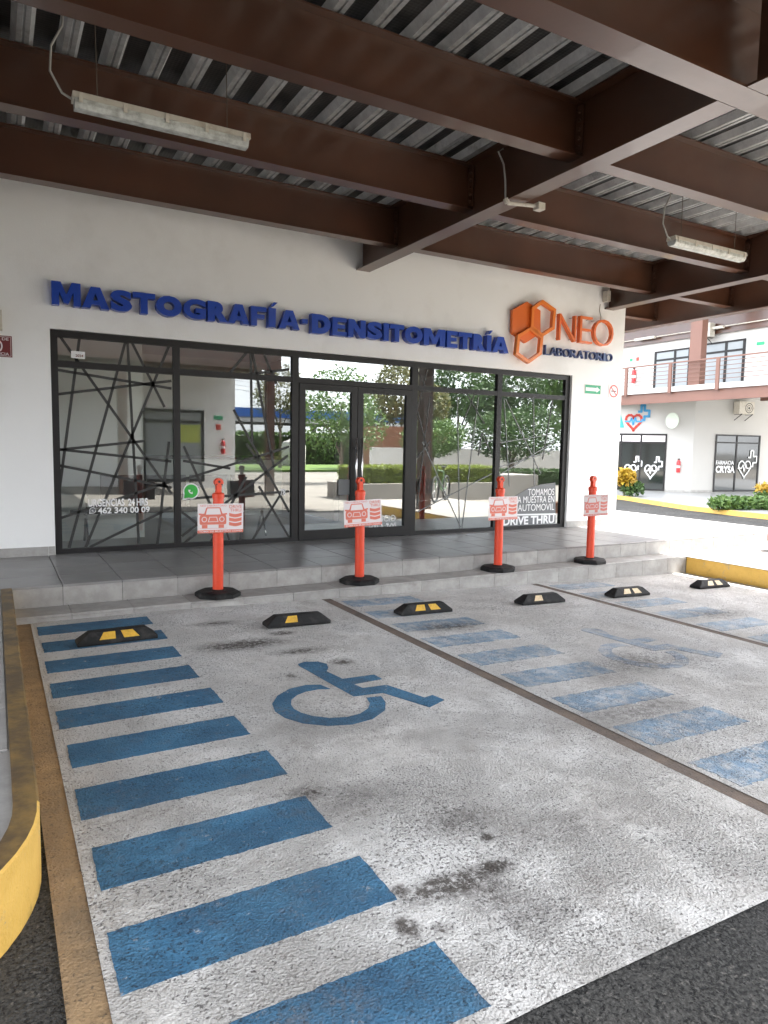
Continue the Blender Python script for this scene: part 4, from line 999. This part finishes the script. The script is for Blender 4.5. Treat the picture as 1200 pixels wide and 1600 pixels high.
# balcony slab, fascia, rail
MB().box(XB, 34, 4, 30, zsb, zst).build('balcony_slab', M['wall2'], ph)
MB().box(XB + .10, XB + .22, 4, 30, zfb, zsb - .002).build('fascia_beam', M['steel_pink'], ph)
MB().box(XB + 1.9, XB + 2.05, 4, 16.2, zfb + .02, zsb - .002).build('fascia_beam', M['steel_pink'], ph)
rail = MB(); rail.box(XB - .03, XB + .03, 4, 30, zr - .05, zr); rl = rail.build('handrail', M['steel_pink'], ph)
for px in (979, 1047, 1121, 1212, 1300):
    y = onX(px, 600, XB).y; MB().box(XB - .06, XB - .002, y - .07, y + .07, zsb - .06, zr - .052).build('rail_post', M['steel_pink'], ph)
m = MB()
for k in range(1, 6): zz = zst + (zr - zst) * k / 6; m.tube([(XB, 4, zz), (XB, 30, zz)], .012, 6)
m.build('rail_wires', M['steel_pink'], ph)
# upper wall with windows, column, roof
ztop = onX(1088, 470, XW).z
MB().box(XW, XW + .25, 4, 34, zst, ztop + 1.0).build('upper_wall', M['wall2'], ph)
def far_window(pl, pr, pt_l, pb, mull, tran):
    a = onX(pl, pt_l, XW - .01); b = onX(pr, pb, XW - .01); z1 = a.z; z0 = zst + .02
    w = MB(); w.box(XW - .03, XW - .002, b.y, a.y, z0, z1); wo = w.build('window', M['grey_glass'], ph)
    f = MB()
    for yy in [a.y - .05, b.y + .05] + [a.y + (b.y - a.y) * q for q in mull]: f.box(XW - .06, XW - .031, yy - .05, yy + .05, z0, z1)
    zt = z1 - (z1 - z0) * tran
    f.box(XW - .055, XW - .0305, b.y, a.y, zt - .04, zt + .04); f.box(XW - .0556, XW - .0308, b.y, a.y, z1 - .07, z1)
    f.build('window_frame', M['alu'], wo)
far_window(1024, 1077, 550, 605, (.58,), .22); far_window(1097, 1162, 538, 597, (.58,), .22)
MB().box(XW - .12, XW - .004, 4, 34, onX(1088, 527, XW).z, onX(1088, 500, XW).z).build('roof_beam', M['steel'], ph)
yc0 = onX(1098, 560, XB + .25).y; yc1 = onX(1080, 560, XB + .25).y
MB().box(XB + .12, XB + .45, yc0, yc1, zst, ztop + .6).build('column', M['steel_pink'], ph)
MB().box(XB - .6, 34, 4, 34, ztop + .6, ztop + .8).build('roof', M['galva'], ph)
MB().box(XB - .4, XB - .2, 4, 34, ztop + .2, ztop + .598).build('roof_beam', M['steel'], ph)
m = MB(); zz = onX(1050, 522, XW - .3).z; m.tube([(XW - .25, 8, zz), (XW - .25, 30, zz)], .02, 6); m.build('conduit', M['fixture'], ph)
for (pl, pr, pyy) in ((992, 1023, 531), (1098, 1130, 515)):
    a = onX(pl, pyy, XW - .35); b = onX(pr, pyy, XW - .35); MB().box(XW - .40, XW - .28, b.y, a.y, a.z - .06, a.z + .04).build('tube_light', M['fixture'], ph)
for (px, py, w, h, mt) in ((1188, 536.5, .30, .12, 'green_s'), (986, 562.5, .14, .12, 'green_s'), (996, 561, .14, .16, 'red_s'), (1184, 562, .22, .26, 'fixture')):
    p = onX(px, py, XW - .02); MB().box(XW - .02, XW - .001, p.y - w / 2, p.y + w / 2, p.z - h / 2, p.z + h / 2).build('wall_plate', M[mt], ph)
def extinguisher(p, n, label, s=1.0):
    p = Vector(p)
    t = thing('fire_extinguisher', label, 'extinguisher', (p.x, p.y, p.z)); q = Vector(p) + Vector(n) * .1
    m = MB(); m.lathe([(.03, 0), (.075 * s, .02), (.078 * s, .05), (.078 * s, .40 * s), (.06 * s, .47 * s), (.025, .50 * s), (.02, .53 * s)], q, 16); m.build('cylinder', M['red_tank'], t, smooth='auto')
    m = MB(); m.box(q.x - .05, q.x + .05, q.y - .02, q.y + .02, q.z + .53 * s, q.z + .58 * s); m.tube([q + Vector((0, 0, .55 * s)), q + Vector((.08, -.02, .45 * s)), q + Vector((.10, -.03, .2 * s))], .012, 6); m.build('valve_and_hose', M['black'], t)
    m = MB(); m.tube([q + Vector((0, 0, .20 * s)), q + Vector((0, 0, .29 * s))], .0795 * s, 16, cap=False); m.build('label_band', M['plate'], t, smooth=True); return t
p = onV(1059, 738.5, A2, C2); extinguisher(p, n1, 'red fire extinguisher on the pharmacy wall between its door and corner', 1.05)
p = onX(992, 599, XW); extinguisher(p, (-1, 0, 0), 'red fire extinguisher upstairs behind the balcony rail', 1.2)
# shop door, window, signs on the two lower walls
def far_rect(pl, pt, pr, pb, a, b, n, d=.03):
    p = onV(pl, pt, a, b); q = onV(pr, pb, a, b); return p, q
def glazing(pl, pr, pt, a, b, n, dv, name, mull, tran, banner=None):
    p = onV(pl, pt, a, b); q = onV(pr, pt, a, b); z0 = F2 + .03; z1 = p.z
    P0 = Vector((p.x, p.y, 0)); P1 = Vector((q.x, q.y, 0)); L = (P1 - P0).length; cen = (P0 + P1) / 2
    m = MB(); c_ = cen + n * .012; m.obox((c_.x, c_.y), dv, L / 2, .01, z0, z1); o = m.build(name, M['far_glass'], ph)
    f = MB()
    for u in [0.02, L - .02] + [L * k for k in mull]:
        c_ = P0 + dv * u + n * .035; f.obox((c_.x, c_.y), dv, .035, .012, z0, z1)
    zt = z1 - (z1 - z0) * tran; c_ = cen + n * .034
    for zz in (zt, z1 - .035, z0 + .04): f.obox((c_.x, c_.y), dv, L / 2, .010, zz - .03, zz + .03)
    f.build('frame', M['alu'], o)
    if banner:
        c_ = cen + n * .03; m = MB(); m.obox((c_.x, c_.y), dv, L / 2 - .05, .004, zt + .05, z1 - .08); m.build('banner', M['plate'], o)
    return o, P0, z0, z1, L
def heart_cross(o3, u, v, w, h, n, mats, parent, name='emblem', th=.05, dep=.004):
    """outlined heart with a pulse line and a cross at its upper right, in a w x h box at corner o3"""
    u = Vector(u); v = Vector(v); n = Vector(n); m = MB()
    def P(a, b, k=0): return Vector(o3) + u * (a * w) + v * (b * h) + n * (dep + k)
    def line(pts, t_, mi, k=0):
        for (a, b) in zip(pts[:-1], pts[1:]):
            A = P(*a, k); B = P(*b, k); d = (B - A)
            if d.length < 1e-6: continue
            s = n.cross(d).normalized() * t_ / 2; e = d.normalized() * t_ * .3
            m.quad(A - s - e, B - s + e, B + s + e, A + s - e, mi)
    hp = []
    for k in range(25):
        a = 2 * math.pi * k / 24; x = 16 * math.sin(a) ** 3; y = 13 * math.cos(a) - 5 * math.cos(2 * a) - 2 * math.cos(3 * a) - math.cos(4 * a)
        hp.append((.36 + x / 16 * .33, .36 + y / 17 * .36))
    line(hp, th, 0)
    cr = [(.55, .74), (.66, .74), (.66, .98), (.80, .98), (.80, .78), (.99, .78), (.99, .56), (.80, .56), (.80, .42), (.70, .42)]
    line(cr, th, 1, .002)
    line([(0, .36), (.20, .36), (.27, .48), (.34, .24), (.42, .5), (.48, .36), (.70, .36)], th * .7, 1, .004)
    return m.build(name, mats, parent)
o, P0, z0, z1, L = glazing(962, 1042, 677, A2, C2, n1, d1, 'shop_door', (.12, .51), .16, True)
for k in (0.20, .60):
    base = P0 + d1 * (L * k) + n1 * .03; heart_cross((base.x, base.y, .34), d1, Z, .72, .98, n1, [M['white'], M['white']], o, th=.055)
o, P0, z0, z1, L = glazing(1118.5, 1187.5, 678.5, C2, D2, n2, d2, 'shop_window', (.47,), .14)
base = P0 + d2 * (L * .52) + n2 * .05; heart_cross((base.x, base.y, .42), d2, Z, 1.05, 1.25, n2, [M['white'], M['white']], o, th=.06)
m = MB(); base = P0 + d2 * .06 + n2 * .05; text_into(m, 'FARMACIA', (base.x, base.y, 1.02), d2, Z, L * .40, .17, .02); text_into(m, 'CRYSA', (base.x, base.y, .66), d2, Z, L * .43, .31, .045); m.build('lettering', M['white'], o)
pg = onV(976, 673, A2, C2) + n1 * .04
hs = thing('pharmacy_emblem', 'red heart and blue cross emblem above the pharmacy door', 'sign', pg)
heart_cross(pg, d1, Z, .98, 1.12, n1, [M['red_s'], mat('sky_blue_sign', (.05, .30, .55), .4)], hs, th=.10, dep=.0)
pg = onV(962, 668, A2, C2) + n1 * .04; m = MB(); m.poly([pg + d1 * -.3, pg + d1 * .35, pg + d1 * .12 + Z * .8, pg + d1 * -.3 + Z * .8]); o = m.build('pharmacy_letter', mat('teal_sign', (.03, .32, .30), .4)); tag(o, 'teal sign letter cut by the white wall corner', 'sign')
# round projecting sign, AC unit
ps = onV(1048, 658, A2, C2) + n1 * .55; t = thing('projecting_sign', 'round pale projecting sign on the pharmacy wall', 'sign', ps)
m = MB(); fd = Vector((-.9, -.35, 0)).normalized(); sdv = Vector((-fd.y, fd.x, 0))
ringF = [ps + (sdv * math.cos(2 * math.pi * k / 24) * .27 + Z * math.sin(2 * math.pi * k / 24) * .33) + fd * .04 for k in range(24)]; ringB = [q - fd * .08 for q in ringF]
m.prism(ringF, ringB); m.build('disc', mat('pale_green_sign', (.55, .60, .50), .5), t)
m = MB(); pe = ps - n1 * .54 + d1 * .3; m.tube([ps, pe], .02, 6); m.obox((pe.x, pe.y), d1, .02, .02, pe.z - .14, pe.z + .14); m.build('bracket', M['alu'], t)
def ac_unit(c_, dv, n, label):
    t = thing('air_conditioner', label, 'air conditioner', c_); m = MB(); q = Vector(c_) + Vector(n) * .2; m.obox((q.x, q.y), dv, .42, .16, q.z, q.z + .55); m.build('casing', M['fixture'], t)
    m = MB(); f = q + Vector(n) * .165 + Vector(dv) * .12; u = Vector(dv); 
    for r0, r1 in ((.22, .19), (.13, .11), (.05, .0)):
        for k in range(20):
            a = 2 * math.pi * k / 20; b = 2 * math.pi * (k + 1) / 20
            m.quad(*[f + Z * .27 + u * (r * math.cos(w)) + Z * (r * math.sin(w)) for r, w in ((r0, a), (max(r1, .001), a), (max(r1, .001), b), (r0, b))])
    m.build('fan_grille', M['int_dark'], t)
    m = MB()
    for sx in (-.3, .3):
        e = Vector(c_) + u * sx; m = MB(); m.tube([e, e + Vector(n) * .4], .02, 6); m.tube([e - Z * .25, e + Vector(n) * .39], .015, 6); m.build('bracket', M['alu'], t)
    return t
p = onV(1156, 648, C2, D2); ac_unit(p, d2, n2, 'white air conditioner on the wall above the pharmacy window')
p = onX(1103, 529, XW - .15); ac_unit(p, (0, -1, 0), (-1, 0, 0), 'air conditioner bracketed high on the upper wall beside the brown column')

# pavement and kerb across the drive
KP = [(22.4, 24.0), (21.6, 21.0), (21.0, 18.6), (20.1, 16.3), (19.45, 14.6), (19.15, 12.6), (19.05, 10.6), (19.0, 4.0)]
sw = MB(); sw.poly([(x + .02, y, F2 - .003) for x, y in reversed(KP)] + [(40, 24, F2 - .003), (40, 4, F2 - .003)][::1]); 
struct(sw.build('pavement', M['int_floor']))
k2 = thing('kerb', 'long curving yellow kerb in front of the pharmacy', 'kerb', (20, 14, -.33)); m = MB()
for (a, b) in zip(KP[:-1], KP[1:]):
    m.quad((*a, -.40), (*b, -.40), (*b, F2), (*a, F2)); m.quad((*a, F2), (*b, F2), (b[0] + .16, b[1], F2), (a[0] + .16, a[1], F2))
m.build('face', M['kerb_yellow'], k2)

# ================================================================== PLANTS
def leaf_cloud(m, c, r, n, size, shell=.55, flat=.0, fn=None):
    for i in range(n):
        while True:
            d = Vector((random.gauss(0, 1), random.gauss(0, 1), random.gauss(0, 1)))
            if d.length > .01: break
        d.normalize(); rad = shell + (1 - shell) * random.random() ** .7
        p = Vector((c[0] + d.x * r[0] * rad, c[1] + d.y * r[1] * rad, c[2] + d.z * r[2] * rad))
        add_leaf(m, p, size * random.uniform(.6, 1.3))
def add_leaf(m, p, s, up=None):
    a = Vector((random.gauss(0, 1), random.gauss(0, 1), random.gauss(0, .7))).normalized(); b = a.cross(Vector((random.gauss(0, 1), random.gauss(0, 1), random.gauss(0, 1)))).normalized()
    m.quad(p - a * s, p - b * s * .45, p + a * s, p + b * s * .45)
def tree(name, label, x, y, h, blobs, leafmat, n=2600, size=.12, trunk_r=.14, lean=0.0, group='trees along the street behind the camera'):
    z0 = g(x); t = thing(name, label, 'tree', (x, y, z0), group); m = MB()
    top = Vector((x + lean, y, z0 + h))
    m.tube([(x, y, z0 - .1), (x + lean * .4, y + .05, z0 + h * .5), top], [trunk_r, trunk_r * .75, trunk_r * .5], 8)
    for (bx, by, bz, rx, ry, rz) in blobs: m.tube([Vector((x + lean * .6, y, z0 + h * .7)), Vector((x + bx * .6, y + by * .6, z0 + bz - rz * .3)), Vector((x + bx, y + by, z0 + bz))], [trunk_r * .5, trunk_r * .3, trunk_r * .12], 6)
    m.build('trunk', M['trunk'], t, smooth=True); m = MB(); vol = sum(b[3] * b[4] * b[5] for b in blobs)
    for (bx, by, bz, rx, ry, rz) in blobs: leaf_cloud(m, (x + bx, y + by, z0 + bz), (rx, ry, rz), int(n * rx * ry * rz / vol) + 60, size)
    m.build('crown', M[leafmat], t); return t
def hedge(name, label, x0, x1, y0, y1, z0, z1, leafmat, n, size=.06, cat='hedge'):
    t = thing(name, label, cat, ((x0 + x1) / 2, (y0 + y1) / 2, z0)); i = size * 1.2
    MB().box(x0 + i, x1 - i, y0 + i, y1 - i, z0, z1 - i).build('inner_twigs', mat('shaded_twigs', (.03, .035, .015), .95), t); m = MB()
    for k in range(n):
        f = random.random(); p = Vector((random.uniform(x0, x1), random.uniform(y0, y1), random.uniform(z0, z1)))
        if f < .45: p.z = z1 + random.gauss(0, size * .5)
        elif f < .9: p.y = y1 + random.gauss(0, size * .5)
        else: p.x = random.choice((x0, x1))
        add_leaf(m, p, size * random.uniform(.7, 1.3))
    m.build('foliage', M[leafmat], t); return t
# beside the pharmacy
def blades(name, label, c, n, h, spread, leafmat, wdt=.03, cat='plant', group=None):
    t = thing(name, label, cat, c, group); m = MB(); c = Vector(c)
    for i in range(n):
        a = random.uniform(0, 2 * math.pi); s = random.uniform(.2, 1) * spread; hh = h * random.uniform(.6, 1.1); d = Vector((math.cos(a), math.sin(a), 0)); b = c + d * s * .25; w = Vector((-d.y, d.x, 0)) * wdt
        p1 = b + d * s * .4 + Z * hh * .6; p2 = b + d * s + Z * hh
        m.quad(b - w, b + w, p1 + w, p1 - w); m.poly([p1 - w, p1 + w, p2])
    m.build('leaves', M[leafmat], t); return t
p = onZ(975, 775, F2)
t = thing('croton_shrub', 'yellow leaved croton shrub beside the pharmacy kerb', 'shrub', p); m = MB(); leaf_cloud(m, (p.x, p.y, p.z + .72), (.42, .42, .38), 420, .13, .3); m.build('yellow_leaves', M['leaf_yellow'], t)
m = MB(); leaf_cloud(m, (p.x + .25, p.y - .2, p.z + .3), (.5, .45, .32), 420, .10, .2); m.build('green_leaves', M['leaf_dark'], t)
m = MB(); m.tube([(p.x, p.y, p.z - .01), (p.x, p.y, p.z + .6)], .03, 6); m.build('stem', M['trunk'], t)
lbs = ['low green shrub under the left of the pharmacy window', 'bushy green shrub in the pharmacy planting bed, second from left', 'bushy green shrub in the pharmacy planting bed, third from left', 'green shrub in the pharmacy bed nearest the right edge']
for i, px in enumerate((1124, 1145, 1163, 1190)):
    p = onZ(px, 796, F2); t = thing('shrub', lbs[i], 'shrub', p, 'shrubs in front of the pharmacy'); m = MB(); leaf_cloud(m, (p.x, p.y, p.z + .2), (.36, .36, .24), 520, .08, .1); m.build('leaves', M['leaf'], t)
    m = MB(); m.tube([(p.x, p.y, p.z - .01), (p.x + .03, p.y, p.z + .3)], .02, 5); m.build('stem', M['trunk'], t)
p = onZ(1196, 792, F2); t = thing('flowering_shrub', 'small shrub with pale yellow flowers at the right edge of the bed', 'shrub', p); m = MB(); leaf_cloud(m, (p.x, p.y + .1, p.z + .62), (.3, .3, .18), 160, .08, .2); m.build('blossoms', M['leaf_yellow'], t); m = MB(); leaf_cloud(m, (p.x, p.y + .1, p.z + .35), (.3, .3, .3), 260, .08, .2); m.build('leaves', M['leaf'], t)

# ================================================================== WHAT STANDS BEHIND THE CAMERA (seen mirrored in the glass)
wing = thing('opposite_wing', 'white wing of the plaza facing the laboratory, mirrored in the left glass', 'building', (0, -9.2, 0))
m = MB(); m.box(-12, 8.1, -14, -9.1, -.4, 4.8); m.build('wall', M['wall'], wing)
def wing_window(x0, x1, z0, z1, mt):
    w = MB(); w.box(x0, x1, -9.1, -9.07, z0, z1); o = w.build('window', M[mt], wing); f = MB()
    for x in (x0 + .05, (x0 + x1) / 2, x1 - .05): f.box(x - .05, x + .05, -9.069, -9.03, z0, z1)
    for z in (z0 + .05, z1 - .45, z1 - .05): f.box(x0, x1, -9.068, -9.035, z - .05, z + .05)
    f.build('frame', M['alu'], o)
wing_window(4.7, 6.9, .1, 2.75, 'grey_glass')
MB().box(5.9, 6.75, -9.069, -9.05, 1.55, 2.2).build('poster', M['poster'], wing)
for (x, z, w, h, mt) in ((7.45, 2.5, .34, .14, 'green_s'), (7.45, 2.15, .2, .2, 'red_s')): MB().box(x - w / 2, x + w / 2, -9.1, -9.08, z - h / 2, z + h / 2).build('wall_plate', M[mt], wing)
extinguisher((7.6, -9.1, 1.15), (0, 1, 0), 'red fire extinguisher on the opposite wing, mirrored in the glass', 1.0)
can2 = thing('steel_canopy', 'brown steel canopy along the opposite wing, mirrored in the glass', 'canopy', (0, -7, 3.8))
MB().box(-12, 8.3, -9.09, -5.0, 4.4, 4.5).build('roof_sheet', M['galva'], can2); MB().box(-12, 8.35, -5.0, -4.88, 3.95, 4.55).build('fascia', M['steel'], can2)
for y in (-6.4, -7.8): MB().box(-12, 8.2, y - .08, y + .08, 3.98, 4.398).build('beam', M['steel'], can2)
for x in (8.05, 3.4, -1.2): MB().box(x - .13, x + .13, -5.28, -5.02, g(x) - .1, 4.398).build('column', M['steel'], can2)
lawn = MB(); lawn.box(-30, 60, -42, -29, -.40, -.20); struct(lawn.build('lawn', M['grass']))
pl = thing('planter_wall', 'low grey concrete planter wall behind the parking, mirrored in the glass', 'wall', (14, -3.6, -.3))
MB().box(10.2, 16.5, -5.2, -3.2, -.4, .28).build('wall', M['concrete'], pl); MB().box(16.5, 18.3, -5.0, -3.4, -.4, .55).build('pier', M['concrete'], pl)
hedge('clipped_hedge', 'low lime green clipped hedge in the concrete planter', 10.4, 16.3, -4.8, -3.5, .28, .85, 'leaf_lime', 5200, .05)
bw = thing('boundary_wall', 'white boundary wall across the street, mirrored in the glass', 'wall', (30, -24, -.3)); MB().box(22, 60, -24.2, -24, -.4, 1.5).build('wall', M['wall2'], bw)
MB().box(24, 30, -31, -26, -.4, 3.0).build('shed', M['terracotta'], bw)
hedge('long_hedge', 'tall dark hedge along the far side of the street', 5, 42, -47, -45.5, -.3, 2.6, 'leaf', 9000, .17)
# filling station canopy
fs = thing('filling_station', 'filling station canopy with a blue band across the street', 'filling station', (22, -58, -.3))
MB().box(-2, 48, -66, -56, 4.0, 4.55).build('white_band', M['wall2'], fs); MB().box(-2.1, 48.1, -66.1, -55.9, 4.552, 5.5).build('blue_band', M['blue_fascia'], fs)
for x in (4, 14, 24, 34, 44):
    MB().box(x - .2, x + .2, -61.2, -60.8, -.4, 3.998).build('column', M['wall2'], fs)
tree('street_tree', 'thin grey green tree standing before the filling station', 19.0, -33, 4.2, [(0, 0, 6.0, 1.9, 1.9, 2.0), (1.2, .4, 4.9, 1.2, 1.2, 1.1), (-1.1, 0, 5.2, 1.1, 1.1, 1.2)], 'leaf_olive', 1500, .15)
tree('street_tree', 'open crowned tree left of the filling station sign', 11.5, -36, 4.0, [(0, 0, 5.8, 2.6, 2.2, 2.0), (-1.8, 0, 4.6, 1.5, 1.4, 1.2)], 'leaf_olive', 1700, .16)
tree('street_tree', 'dense green tree beside the yellow hedge', 15.2, -14.5, 2.0, [(0, 0, 4.0, 1.9, 1.7, 1.9), (.9, .3, 2.9, 1.5, 1.3, 1.3), (-1.0, 0, 3.0, 1.3, 1.3, 1.4)], 'leaf', 3400, .11)
tree('street_tree', 'tall olive tree behind the white boundary wall', 28.5, -31, 3.6, [(0, 0, 6.2, 2.6, 2.4, 2.6), (2.4, 0, 5.2, 2.0, 2.0, 2.0), (-2.2, 0, 5.0, 1.8, 1.8, 1.8)], 'leaf_olive', 5200, .18)
tree('street_tree', 'tall green tree with several crowns further down the street', 35.5, -33, 4.0, [(0, 0, 7.0, 2.6, 2.6, 2.6), (-2.6, 0, 5.4, 2.2, 2.2, 2.0), (2.6, 0, 5.8, 2.2, 2.2, 2.2)], 'leaf_dark', 5200, .2)
tree('clipped_tree', 'round clipped tree on a short trunk in front of the white wall', 20.0, -13.5, 1.5, [(0, 0, 2.3, 1.8, 1.6, 1.0), (.6, 0, 2.5, 1.5, 1.4, .95)], 'leaf', 4200, .09)
tree('clipped_tree', 'large dark clipped tree at the right of the mirrored street', 24.8, -13, 1.3, [(0, 0, 2.6, 2.3, 1.9, 1.5), (1.6, 0, 2.9, 2.0, 1.8, 1.5), (-1.2, 0, 2.7, 1.6, 1.6, 1.2)], 'leaf_dark', 5200, .11)
tree('street_tree', 'tall loose tree at the far right of the mirrored street', 36, -19, 4.5, [(0, 0, 7.0, 3.2, 2.8, 3.0), (-1.5, 0, 5.0, 2.4, 2.2, 2.0)], 'leaf', 5200, .19)
tree('street_tree', 'dark rounded tree behind the clipped trees', 30, -24.5 + 5.5, 3.2, [(0, 0, 5.4, 2.4, 2.2, 2.2), (-2.0, 0, 4.6, 1.8, 1.8, 1.6)], 'leaf_dark', 5600, .15)
hedge('low_hedge', 'low dark green hedge mound before the white wall', 18.5, 27, -12, -10.6, -.33, .45, 'leaf_dark', 3600, .07)
blades('agave', 'spiky pale agave on the lawn across the street', (17.2, -30.5, -.2), 46, 1.7, 1.5, 'leaf_olive', .06)
tk = thing('water_tank', 'white cylindrical water tank by the filling station hedge', 'tank', (22.3, -38.5, -.2)); m = MB(); m.lathe([(1.0, 0), (1.05, .1), (1.05, 1.7), (.9, 2.0), (.4, 2.2), (.3, 2.3)], (22.3, -38.5, -.2), 24); m.build('shell', M['wall2'], tk, smooth='auto')
for i, (x, y) in enumerate(((16.5, -50), (41, -44))):
    t = thing('utility_pole', ('concrete utility pole before the filling station', 'concrete utility pole at the far end of the street')[i], 'utility pole', (x, y, -.3)); m = MB(); m.tube([(x, y, -.5), (x, y, 9.5)], [.16, .10], 10); m.build('pole', M['concrete'], t, smooth=True); m = MB(); m.box(x - .9, x + .9, y - .06, y + .06, 8.6, 8.72); m.build('cross_arm', M['trunk'], t)
t = thing('overhead_wires', 'thin overhead power wires strung along the street', 'wires', (20, -46, 8)); 
for k in range(5):
    m = MB(); pts = []
    for i in range(21):
        u = i / 20; pts.append((-20 + 110 * u, -50 + 6 * u * 1.0, 8.75 - .42 * k - 1.2 * math.sin(math.pi * ((u * 3) % 1))))
    m.tube(pts, .018, 4); m.build('wire', M['black'], t)
# bicycle leaning at the canopy column
def bicycle(loc, ang, label):
    t = thing('bicycle', label, 'bicycle', loc); t.rotation_euler = (0, 0, ang); o = Vector(loc)
    def wheel(cx):
        m = MB(); pts = [o + Vector((cx + .33 * math.cos(2 * math.pi * k / 28), 0, .345 + .33 * math.sin(2 * math.pi * k / 28))) for k in range(29)]; m.tube(pts, .03, 6, cap=False); w = m.build('wheel', M['black'], t)
        m = MB(); c_ = o + Vector((cx, 0, .345))
        for k in range(14): a = 2 * math.pi * k / 14; m.tube([c_, c_ + Vector((.31 * math.cos(a), 0, .31 * math.sin(a)))], .003, 4)
        m.build('spokes', M['chrome'], w)
    wheel(-.52); wheel(.52); f = MB()
    A = o + Vector((-.52, 0, .345)); B = o + Vector((-.08, 0, .30)); S = o + Vector((-.22, 0, .82)); H = o + Vector((.36, 0, .86)); F = o + Vector((.52, 0, .345)); H2 = o + Vector((.39, 0, .74))
    for a, b in ((A, B), (A, S), (B, S), (S, H), (B, H2), (H, F)): f.tube([a, b], .017, 8)
    f.build('frame', mat('green_bike_paint', (.12, .22, .10), .35), t)
    m = MB(); m.tube([H, H + Vector((-.02, 0, .12))], .014, 6); m.tube([H + Vector((-.02, -.28, .13)), H + Vector((.02, 0, .12)), H + Vector((-.02, .28, .13))], .012, 6); m.build('handlebar', M['black'], t)
    m = MB(); m.lathe([(.03, 0), (.075, .03), (.07, .05), (.02, .06)], S + Vector((0, 0, .08)), 12); m.tube([S, S + Vector((0, 0, .09))], .012, 6); m.build('saddle', M['black'], t)
    m = MB(); m.tube([B + Vector((0, -.12, -.1)), B + Vector((0, -.03, 0)), B + Vector((0, .03, 0)), B + Vector((0, .12, .1))], .012, 6); m.build('crank', M['chrome'], t)
    return t
bicycle((10.72, 1.15, SZ - .004), R_(-39) + math.pi, 'bicycle parked beside the canopy column, mirrored in the glass')
